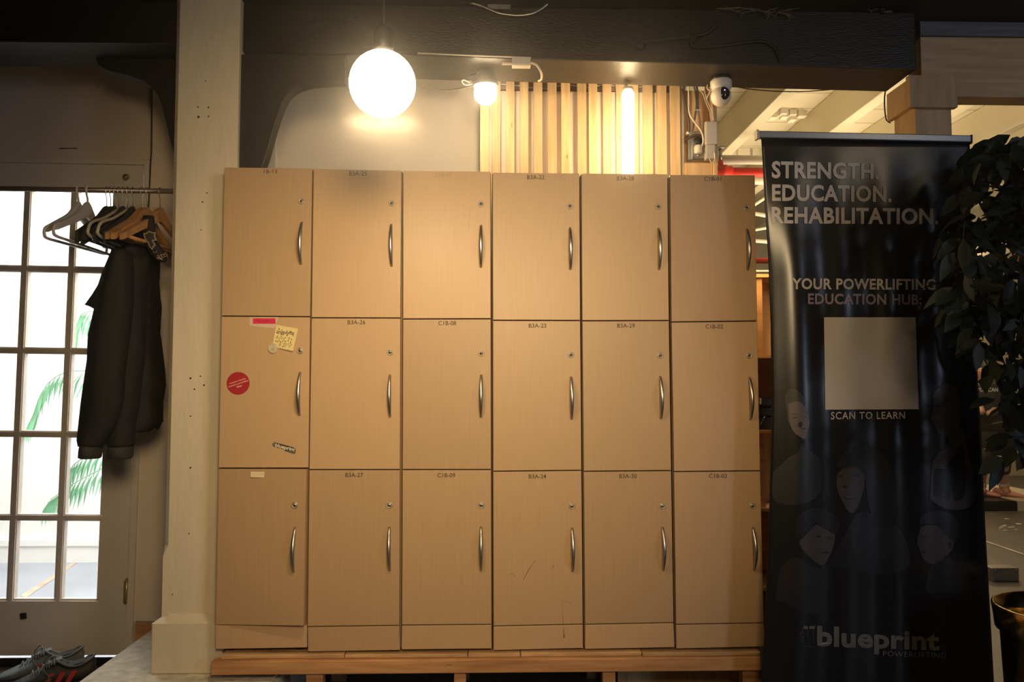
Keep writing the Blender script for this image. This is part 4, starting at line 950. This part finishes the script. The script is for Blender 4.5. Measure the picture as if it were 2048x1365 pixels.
# ------------------------------------------------------------------ roll-up banner
YB = -0.15
LE = [(262, 1521), (285, 1523), (400, 1529), (480, 1534), (520, 1536.5), (650, 1541), (810, 1543), (900, 1541.5), (1000, 1539), (1080, 1536), (1250, 1529.5), (1365, 1522), (1500, 1514)]
RE = [(262, 1938), (285, 1940), (350, 1939), (500, 1943), (600, 1949), (760, 1956), (860, 1962), (1060, 1971), (1200, 1979), (1365, 1988), (1500, 1996)]
def itp(tb, y):
    if y <= tb[0][0]: return tb[0][1]
    for (a, b_), (c, d) in zip(tb, tb[1:]):
        if y <= c: return b_+(d-b_)*(y-a)/(c-a)
    return tb[-1][1]
def bannerY(px, py):
    l, r = itp(LE, py), itp(RE, py); u = (px-l)/(r-l)
    g = min(1.0, max(0.0, (py-285)/260.0)); amp = .005*g
    cu = math.exp(-max(0, u)/.05)*.018+math.exp(-max(0, 1-u)/.07)*.032
    wv = math.sin(2*math.pi*(u*4.4+.10+.03*math.sin(py/210)))*.9+.5*math.sin(2*math.pi*(u*2.3+.4))
    return YB+amp*wv+cu*g
bn = thing('roll_up_banner', 'tall black roll-up banner with pale lettering standing right of the lockers', 'banner', (at(1740, 1400, YB).x, YB, 0))
rows_ = [274+k*(1466-274)/60 for k in range(61)]; nu = 72; vs = []
for py in rows_:
    l, r = itp(LE, py), itp(RE, py)
    for k in range(nu+1):
        px = l+(r-l)*k/nu; vs.append(at(px, py+(.0 if py > 300 else (px-1523)/417*8.0*(1-(py-274)/26 if py < 300 else 0)), bannerY(px, py)))
fs = [(i*(nu+1)+k, (i+1)*(nu+1)+k, (i+1)*(nu+1)+k+1, i*(nu+1)+k+1) for i in range(60) for k in range(nu)]
o = M().add(vs, fs, 0, True).build('panel', 'banner', bn)
sf = o.modifiers.new('thickness', 'SOLIDIFY'); sf.thickness = .0012; sf.offset = -1 
q = [(1516, 261), (1945, 270.5), (1516, 275), (1945, 284)]
bev(M().quadpx(q, YB-.012, .024).build('top_rail', 'alu', bn), .003)
bev(M().quadpx([(1513.5, 258.5), (1518.5, 258.5), (1514.5, 277), (1519.5, 277)], YB-.014, .028).build('end_cap', 'plastwhite', bn), .002)
bev(M().quadpx([(1942, 269), (1946, 269), (1942, 287), (1946, 287)], YB-.014, .028).build('end_cap', 'black', bn), .002)
zt = at(1740, 1462, YB).z
bev(M().box(at(1516, 1440, YB).x, at(1994, 1440, YB).x, YB-.045, YB+.045, 0, max(.06, zt)).build('base_cassette', 'alu', bn), .008)
M().tube([V(at(1740, 1400, YB).x, YB+.03, .02), V(at(1740, 300, YB).x, YB+.03, at(1740, 270, YB).z)], .008, 8).build('support_pole', 'alu', bn)
YT = lambda px, py: bannerY(px, py)-.0022
def btext(name, items, mt, bold=0.045, sp_=1.0):
    m = M()
    for s_, q in items: m.text(s_, q, YT, 0, bold=bold, spacing=sp_)
    return m.build(name, mt, bn)
btext('heading', [('STRENGTH.', [(1543.5, 322), (1758, 327), (1543.5, 357), (1758, 359.5)]), ('EDUCATION.', [(1544, 368.5), (1783, 372), (1544, 402.5), (1783, 405)]),
                  ('REHABILITATION.', [(1543, 413.5), (1877, 417), (1543, 447.5), (1877, 449.5)])], 'bannertext', .032, 1.07)
btext('subheading', [('YOUR POWERLIFTING', [(1584, 556.5), (1871, 558.5), (1584, 579), (1871, 580.5)])], 'bannertext', .028, 1.07)
btext('subheading', [('EDUCATION HUB:', [(1616, 587), (1843, 589), (1616, 609), (1843, 610.5)])], 'bannerlilac', .028, 1.07)
btext('caption', [('SCAN TO LEARN', [(1662, 824.5), (1810, 824), (1662, 839.5), (1810, 838)])], 'bannertext', .008, 1.12)
sqv, nq_ = [], 10
for i in range(nq_+1):
    for k in range(nq_+1):
        px, py = bil([(1648, 635), (1831, 635), (1650.5, 820), (1837.5, 819)], k/nq_, i/nq_); sqv.append(at(px, py, YT(px, py)))
M().add(sqv, [(i*11+k, (i+1)*11+k, (i+1)*11+k+1, i*11+k+1) for i in range(10) for k in range(10)], 0, True).build('blank_square', 'square', bn)
btext('logo_lettering', [('blueprint', [(1634, 1252), (1879, 1264), (1634, 1306), (1879, 1314)])], 'bannergrey', .036, 1.04)
btext('logo_caption', [('POWERLIFTING', [(1766, 1303), (1892, 1306), (1766, 1313), (1892, 1317.5)])], 'bannergrey', .0, 1.1)
lgm = M()
for pp in ([(1600, 1268), (1600, 1273), (1605, 1274)], [(1600, 1268), (1605, 1267), (1606, 1258), (1608, 1252)], [(1605, 1274), (1606, 1284), (1610, 1293)], [(1616, 1252), (1615, 1262), (1616, 1280), (1619, 1294)], [(1631, 1252), (1627, 1262), (1626, 1275), (1630, 1294)], [(1610, 1293), (1619, 1294), (1630, 1294)]):
    lgm.tube([at(x, y, YT(x, y)) for x, y in pp], .0006, 4)
for a in ((1608, 1253, 1616, 1259), (1619, 1253, 1630, 1259)):
    x0, y0, x1, y1 = a; lgm.add([at(x, y, YT(x, y)) for x, y in ((x0, y0), (x0-1, y1), (x1-1, y1), (x1, y0))], [(0, 1, 2, 3)])
lgm.build('logo_barbell', 'bannergrey', bn)
for cx, cy, r in ((1815, 1261, 4.5), (1887, 1297, 5)): M().tube([at(cx+r*math.cos(a), cy+r*math.sin(a), YT(cx, cy)) for a in [k*math.pi/8 for k in range(17)]], .0005, 4).build('logo_dot', 'bannergrey', bn)
def blob(m, pts, mi, dy=0.0, smooth=True):
    p = curvepts(list(pts)+[pts[0]], 4)[:-1] if smooth else pts
    # fan from the centre so it follows the waves
    cx, cy = sum(a for a, _ in p)/len(p), sum(b_ for _, b_ in p)/len(p)
    n = len(p); K = 7; v = [at(cx, cy, YT(cx, cy)+.0008-dy)]
    for k in range(1, K+1):
        for x, y in p:
            X_, Y_ = cx+(x-cx)*k/K, cy+(y-cy)*k/K; v.append(at(X_, Y_, YT(X_, Y_)+.0008-dy))
    f = [(0, 1+(i+1) % n, 1+i) for i in range(n)]
    for k in range(K-1): f += [(1+k*n+i, 1+k*n+(i+1) % n, 1+(k+1)*n+(i+1) % n, 1+(k+1)*n+i) for i in range(n)]
    m.add(v, f, mi, True)
PM = ['skinprint', 'hairprint', 'shirtprint', 'skinlight']
def feat(m, cx, cy, w_, h_, mi=1, dy=.0008, sl=0.0): blob(m, [(cx-w_, cy+sl), (cx, cy-h_), (cx+w_, cy-sl), (cx, cy+h_)], mi, dy)
m = M()
blob(m, [(1546, 945), (1575, 918), (1596, 905), (1603, 888), (1612, 898), (1628, 908), (1641, 925), (1640, 985), (1600, 1010), (1548, 1000)], 2)
blob(m, [(1572, 815), (1570, 790), (1585, 778), (1602, 788), (1611, 808), (1600, 815), (1580, 830), (1577, 850)], 2, .0002)
blob(m, [(1577, 808), (1596, 803), (1607, 812), (1613, 827), (1619, 846), (1615, 861), (1611, 879), (1598, 873), (1589, 866), (1579, 846)], 3, .0004)
for f in ((1590, 836, 5.5, 1.6), (1610, 834, 3.5, 1.6), (1590, 829, 7, 1.2), (1611, 825, 4, 1.2), (1600, 850, 5, 6), (1608, 858, 6, 1.4)): feat(m, *f)
m.build('portrait', PM, bn)
m = M()
blob(m, [(1655, 1130), (1700, 1050), (1716, 1026), (1750, 1030), (1800, 1060), (1820, 1130), (1760, 1150)], 1)
blob(m, [(1702, 1060), (1716, 1034), (1735, 1050), (1768, 1055), (1790, 1085), (1770, 1120), (1735, 1130), (1708, 1110)], 2, .0002)
blob(m, [(1668, 940), (1690, 905), (1730, 893), (1775, 920), (1790, 980), (1788, 1040), (1750, 1045), (1735, 1000), (1728, 955), (1700, 940)], 1, .0003)
blob(m, [(1675, 948), (1693, 936), (1718, 938), (1729, 962), (1720, 1003), (1708, 1024), (1696, 1023), (1681, 996), (1673, 970)], 0, .0005)
for f in ((1680, 953, 5, 2), (1711, 952, 8, 2), (1690, 974, 6, 3), (1699, 996, 12, 4)): feat(m, *f, dy=.0009)
feat(m, 1699, 995, 9, 2, 3, .0012); m.build('portrait', PM, bn)
m = M()
blob(m, [(1860, 1000), (1864, 930), (1880, 905), (1897, 892), (1898, 868), (1925, 860), (1935, 900), (1948, 960), (1945, 1010), (1900, 1020)], 0)
blob(m, [(1866, 990), (1869, 940), (1880, 946), (1895, 930), (1915, 900), (1926, 892), (1930, 930), (1925, 1000)], 1, .0003)
blob(m, [(1866, 790), (1878, 774), (1899, 767), (1918, 786), (1921, 830), (1914, 862), (1896, 872), (1877, 866), (1868, 850), (1862, 835), (1867, 818)], 0, .0005)
for f in ((1878, 812, 8, 4), (1874, 846, 5, 1.6)): feat(m, *f, mi=2)
m.build('portrait', PM, bn)
m = M()
blob(m, [(1550, 1200), (1560, 1140), (1590, 1115), (1615, 1130), (1640, 1140), (1650, 1180), (1640, 1230)], 2)
blob(m, [(1590, 1080), (1592, 1040), (1620, 1018), (1655, 1022), (1680, 1045), (1672, 1070), (1660, 1048), (1625, 1048), (1605, 1075)], 1, .0004)
blob(m, [(1622, 1046), (1645, 1040), (1664, 1048), (1669, 1085), (1650, 1128), (1635, 1128), (1612, 1108), (1598, 1085), (1612, 1070)], 0, .0002)
for f in ((1637, 1074, 6, 2), (1658, 1077, 5, 2), (1650, 1106, 9, 2)): feat(m, *f)
m.build('portrait', PM, bn)
m = M()
blob(m, [(1850, 1180), (1858, 1140), (1872, 1125), (1905, 1120), (1935, 1150), (1950, 1200), (1900, 1220)], 1)
blob(m, [(1838, 1052), (1845, 1030), (1880, 1022), (1915, 1040), (1915, 1085), (1895, 1075), (1870, 1050)], 1, .0004)
blob(m, [(1841, 1055), (1870, 1048), (1902, 1060), (1905, 1098), (1870, 1128), (1848, 1120), (1839, 1100), (1834, 1084)], 0, .0002)
for f in ((1850, 1076, 7, 2), (1848, 1106, 5, 1.6), (1900, 1090, 4, 7)): feat(m, *f)
m.build('portrait', PM, bn)

# ------------------------------------------------------------------ ficus in the brass pot
tx, ty = 1.645, -0.42
fp = thing('potted_ficus', 'dark leafy potted tree at the right edge, in front of the banner edge', 'plant', (tx, ty, 0))
zr_ = at(1996, 1219, ty).z
M().lathe([(.150, 0), (.165, .02), (.180, zr_-.075), (.192, zr_-.07), (.196, zr_-.03), (.200, zr_-.005), (.198, zr_), (.190, zr_), (.182, zr_-.06), (.178, zr_-.09)], (tx, ty, 0), 'Z', 48).build('pot', 'brass', fp)
M().lathe([(.176, zr_-.1), (.12, zr_-.075), (.0001, zr_-.07)], (tx, ty, 0), 'Z', 24).build('soil', 'soil', fp)
M().tube(spline([V(tx, ty, zr_-.09), V(tx+.03, ty+.01, .8), V(tx-.01, ty, 1.15), V(tx+.03, ty, 1.5), V(tx, ty, 1.8)], 5), [.022-.0008*i for i in range(21)], 10).build('trunk', 'bark', fp)
rnd = random.Random(11); bm2, lf = M(), M()
def leaf(p, d, ln, wd):
    d = d.normalized(); s_ = d.cross(V(rnd.uniform(-.5, .5), rnd.uniform(-1, .2), rnd.uniform(.0, 1))).normalized(); nn = s_.cross(d)
    pr = [(0, 0.05), (.25, .8), (.5, 1), (.75, .65), (.92, .2), (1, 0)]
    vs = []
    for t, w_ in pr:
        c = p+d*ln*t-V(0, 0, ln*.25*t*t); vs += [c-s_*wd*w_+nn*wd*.25*w_, c, c+s_*wd*w_+nn*wd*.25*w_]
    fs = []
    for i in range(5): fs += [(i*3, i*3+1, i*3+4, i*3+3), (i*3+1, i*3+2, i*3+5, i*3+4)]
    lf.add(vs, fs, 0, True)
def inreg(px, py):
    lim = 1945
    if py < 300: lim = 1985
    elif py < 420: lim = 1925
    elif py < 560: lim = 1905+8*math.sin(py*.05)
    elif py < 620: lim = 1890
    elif py < 700: lim = 1930
    elif py < 760: lim = 1970
    elif py < 830: lim = 1990
    elif py < 930: lim = 1998
    else: return False
    return px > lim
cnt = 0
while cnt < 1150:
    px, py = rnd.uniform(1885, 2200), rnd.uniform(275, 925)
    if not inreg(px, py): continue
    if px < 2060 and 700 < py and rnd.random() < .55: continue
    Yl = rnd.uniform(-.72, -.235); p = at(px, py, Yl)
    leaf(p, V(rnd.uniform(-1, .7), rnd.uniform(-.6, .5), rnd.uniform(-1.0, .1)), rnd.uniform(.05, .085), rnd.uniform(.013, .021)); cnt += 1
    if cnt % 24 == 0:
        b0 = V(tx+rnd.uniform(-.02, .02), ty, max(.9, min(1.75, p.z-.12)))
        bm2.tube(spline([b0, b0.lerp(p, .5)+V(0, 0, .06), p], 4), [.006-.0005*i for i in range(9)], 5)
for px, py, dx in ((1992, 278, -1), (2020, 270, -1), (2040, 280, -.5), (2010, 285, -.6), (2030, 300, -1), (1975, 292, -1)):
    leaf(at(px, py, -.5), V(dx, .1, -.5), .10, .022)
lf.build('foliage', 'leaf', fp); bm2.build('branches', 'bark', fp)

# ------------------------------------------------------------------ gym floor: platform, person, small things
dpt = 1.11*F/(1026-776); yp = CAM.y+dpt
o = M().box(at(1930, 1015, yp).x, at(2034, 1015, yp).x, yp, yp+1.6, 0, .088).build('lifting_platform', 'black', None, (5.0, yp+.8, 0)); tag(o, 'low black lifting platform under the person in the gym', 'platform')
o = M().box(at(2036, 1015, yp).x, at(2170, 1015, yp).x, yp, yp+1.2, 0, .088).build('wooden_block', 'gymwall', None, (5.5, yp+.6, 0)); tag(o, 'pale low block right of the black lifting platform', 'block')
o = M().box(at(1962, 960, yp+1.7).x, at(1992, 960, yp+1.7).x, yp+1.65, yp+1.75, 0, 0.75).build('wooden_post', 'gymwall', None, (5.2, yp+1.7, 0)); tag(o, 'short pale post standing behind the person in the gym', 'post')
e0, e1 = atz(1930, 1070, 0.001), atz(2110, 1131, 0.001)
o = M().tube([e0+V(0, 0, .002), e1+V(0, 0, .002)], .016, 6, flat=.1).build('floor_tape', 'tapewhite', None, e0); tag(o, 'worn pale tape line across the gym floor right of the banner', 'floor tape')
yj = CAM.y+1.11*F/(1166-776)
jb = thing('floor_box', 'small steel plated box with four screws on the floor between banner and pot', 'floor box', at(2010, 1166, yj))
q0, q1 = at(1985, 1164, yj), at(2038, 1137, yj)
bev(M().box(q0.x, q1.x, yj, yj+.09, 0, q1.z).build('body', 'steelplate', jb), .004)
for sx, sy in ((1990, 1142), (2033, 1141), (1990, 1158), (2032, 1158)): M().lathe([(.006, .001), (.006, -.003), (.0001, -.004)], at(sx, sy, yj), 'Y', 10).build('screw', 'galv', jb)
rnd = random.Random(3); ch = M()
for k in range(12):
    p = atz(rnd.uniform(2000, 2046), rnd.uniform(1038, 1062), .001); s_ = rnd.uniform(.006, .02); ch.box(p.x-s_, p.x+s_, p.y-s_*.6, p.y+s_*.6, .0005, .004)
o = ch.build('chalk_crumbs', 'paperlight', None, atz(2020, 1050, .001)); tag(o, 'pale crumbs scattered on the gym floor', 'crumbs', kind='stuff')

PY = yp+.32; SCL = (PY-CAM.y)/F
def P(px, py, dy=0.0): return at(px, py, PY+dy)
pr = thing('person', 'person in black t-shirt and pink shoes leaning forward behind the leaves', 'person', (P(1990, 990).x, PY, .088))
vs = [P(1990, 868), P(1986, 835), P(1980, 800), P(1977, 778), P(1974, 766, -.05), P(1971, 748, -.09), P(1969, 731, -.08),
      P(1996, 784, .02), P(2000, 812, -.05), P(1984, 826, -.18), P(1976, 828, -.22), P(1958, 784, .02), P(1956, 812, -.08), P(1966, 828, -.2),
      P(2000, 884, -.02), P(2008, 925, -.12), P(2008, 972, .02), P(2016, 988, -.06), P(1976, 884, .0), P(1966, 925, -.1), P(1962, 970, .05), P(1966, 988, -.04)]
ed_ = [(0, 1), (1, 2), (2, 3), (3, 4), (4, 5), (5, 6), (3, 7), (7, 8), (8, 9), (9, 10), (3, 11), (11, 12), (12, 13), (0, 14), (14, 15), (15, 16), (16, 17), (0, 18), (18, 19), (19, 20), (20, 21)]
rad = [.12, .105, .12, .085, .05, .085, .075, .06, .042, .032, .03, .06, .042, .032, .085, .055, .036, .035, .085, .055, .036, .035]
me = bpy.data.meshes.new('body'); me.from_pydata([v-pr.location for v in vs], ed_, []); bo = bpy.data.objects.new('body', me); C.objects.link(bo); bo.parent = pr
md = bo.modifiers.new('skin', 'SKIN')
for i, r in enumerate(rad): me.skin_vertices[0].data[i].radius = (r, r)
me.skin_vertices[0].data[0].use_root = True
bo.modifiers.new('sub', 'SUBSURF').levels = 2; bo.modifiers['sub'].render_levels = 2; me.materials.append(MT['skin'])
def ringloft(cs, mi=0, n=16):
    return [[V(c.x+rx*math.cos(2*math.pi*j/n), c.y+ry*math.sin(2*math.pi*j/n), c.z) for j in range(n)] for c, rx, ry in cs]
M().loft(ringloft([(P(1989, 862), .17, .15), (P(1987, 835), .17, .16), (P(1982, 800), .185, .165), (P(1978, 780), .18, .15), (P(1976, 769), .11, .12)])).tube([P(1992, 780), P(1999, 792), P(2001, 806, -.04)], [.095, .088, .075], 10).tube([P(1963, 780), P(1957, 792), P(1955, 806, -.05)], [.095, .088, .075], 10).build('tee_shirt', 'tee', pr)
M().text('YOU CAN', boxq(1953, 776, 1996, 784), PY-.19, 0, bold=.03).build('shirt_print', 'whitetext', pr)
M().loft(ringloft([(P(1989, 845), .16, .135), (P(1990, 870), .175, .15), (P(1988, 911), .20, .16)])).build('shorts', 'tee', pr)
M().loft(ringloft([(P(1988, 909.5), .203, .163), (P(1988, 913), .203, .163)])).build('shorts_hem', 'whitetext', pr)
M().tube([P(1999, 900), P(2006, 922, -.1), P(2008, 945, -.06)], [.10, .075, .052], 12).tube([P(1974, 900), P(1966, 922, -.1), P(1963, 945, -.04)], [.10, .075, .052], 12).build('leggings', 'tee', pr)
hm = M().ball(P(1972, 736, -.05), .098, .105, .105, 18); hm.ball(P(1979, 735, .05), .06, .07, .06, 12); hm.build('hair', 'hair', pr)
M().tube([P(2008, 964, .01), P(2008.5, 975, .02)], .045, 10).tube([P(1962, 964, .04), P(1962.5, 975, .05)], .045, 10).build('socks', 'sock', pr)
for cx, dy in ((2008, 0.0), (1962, .03)):
    c = P(cx, 985, dy); z0 = .088
    rings = []
    for t, hw, h in ((-.11, .02, .06), (-.09, .036, .075), (-.03, .04, .075), (.04, .042, .055), (.10, .042, .04), (.135, .03, .03), (.15, .008, .02)):
        q = V(c.x+.6*t+.02, c.y-.8*t, z0); s_ = V(.8, .6, 0)
        rings.append([q+s_*hw*math.cos(2*math.pi*j/12)+V(0, 0, max(0.001, h/2+h/2*math.sin(2*math.pi*j/12))) for j in range(12)])
    M().loft(rings).build('shoe', 'pinkshoe', pr)

# ------------------------------------------------------------------ shelf behind the last locker
su = thing('shelf_unit', 'orange wooden shelf unit showing in the gap between the last locker and the banner', 'shelf', (1.28, .88, 0))
sx0_, sx1_, sy0_, sy1_ = 1.02, 1.62, .74, 1.06
def zpx(py, Y=.74): return at(1525, py, Y).z
for xx in (sx0_, sx1_-.018): M().box(xx, xx+.018, sy0_, sy1_, 0, zpx(548)).build('side_panel', 'shelfwood', su)
for py in (548, 710, 861, 1017, 1176): bev(M().box(sx0_+.0185, sx1_-.0185, sy0_+.001, sy1_, zpx(py+7), zpx(py)).build('shelf', 'shelfwood', su), .001)
for a, c in ((717, 861), (1024, 1176), (1183, 1400)): M().box(sx0_+.0185, sx1_-.0185, sy1_-.012, sy1_-.001, zpx(c)+.0005, zpx(a)-.0005).build('back_panel', 'shelfwood', su)
for a, c in ((555, 710), (868, 1017)):
    M().box(at(1511, 630, .78).x, at(1522, 630, .78).x, .76, .80, zpx(c)+.0005, zpx(a)-.0005).build('upright', 'shelfwood', su)
    M().box(at(1523.5, 630, .90).x, at(1545, 630, .90).x, .93, .95, zpx(c)+.0005, zpx(a)-.0005).build('upright', 'pine', su)
zs_ = zpx(861)
for k, (a, c, mt, lb) in enumerate(((797, 813, 'binder', 'topmost of the dark binders'), (815, 833, 'binder', 'second dark binder'), (835, 860.5, 'binder', 'lowest dark binder'))):
    z0, z1 = zpx(c), zpx(a)
    if k == 2: z0 = zs_+.0008
    t = thing('binder', lb+' stacked on the shelf behind the lockers', 'binder', (1.2, .85, z0), 'binders in the shelf gap')
    bev(M().box(1.08, 1.34, .755+.004*k, .98, z0, z1-.001).build('cover', mt, t), .003)
    if k == 0: M().quadpx([(1519, 797), (1523, 797), (1519, 809), (1523, 809)], .7535, .0015).build('spine_label', 'paperlight', t)
    if k == 2: M().tube([at(1520, 850, .755), at(1528, 836, .755), at(1531, 834, .755)], .003, 6).build('clip', 'wire', t)
tb_ = thing('tray', 'dark tray with pale paper on top of the shelf behind the lockers', 'tray', (1.2, .85, zpx(548)))
zt0 = zpx(548)+.0005
bev(M().box(1.06, 1.36, .76, 1.0, zt0, zt0+.012).build('base', 'binder', tb_), .002)
bev(M().box(1.10, 1.34, .77, .98, zt0+.0125, zt0+.02).build('papers', 'paperlight', tb_), .002)
area('shelf_strip_lamp', (1.12, .62, 1.70), (1.22, .92, 1.2), .05, .3, 2.2, (1.0, .66, .3))
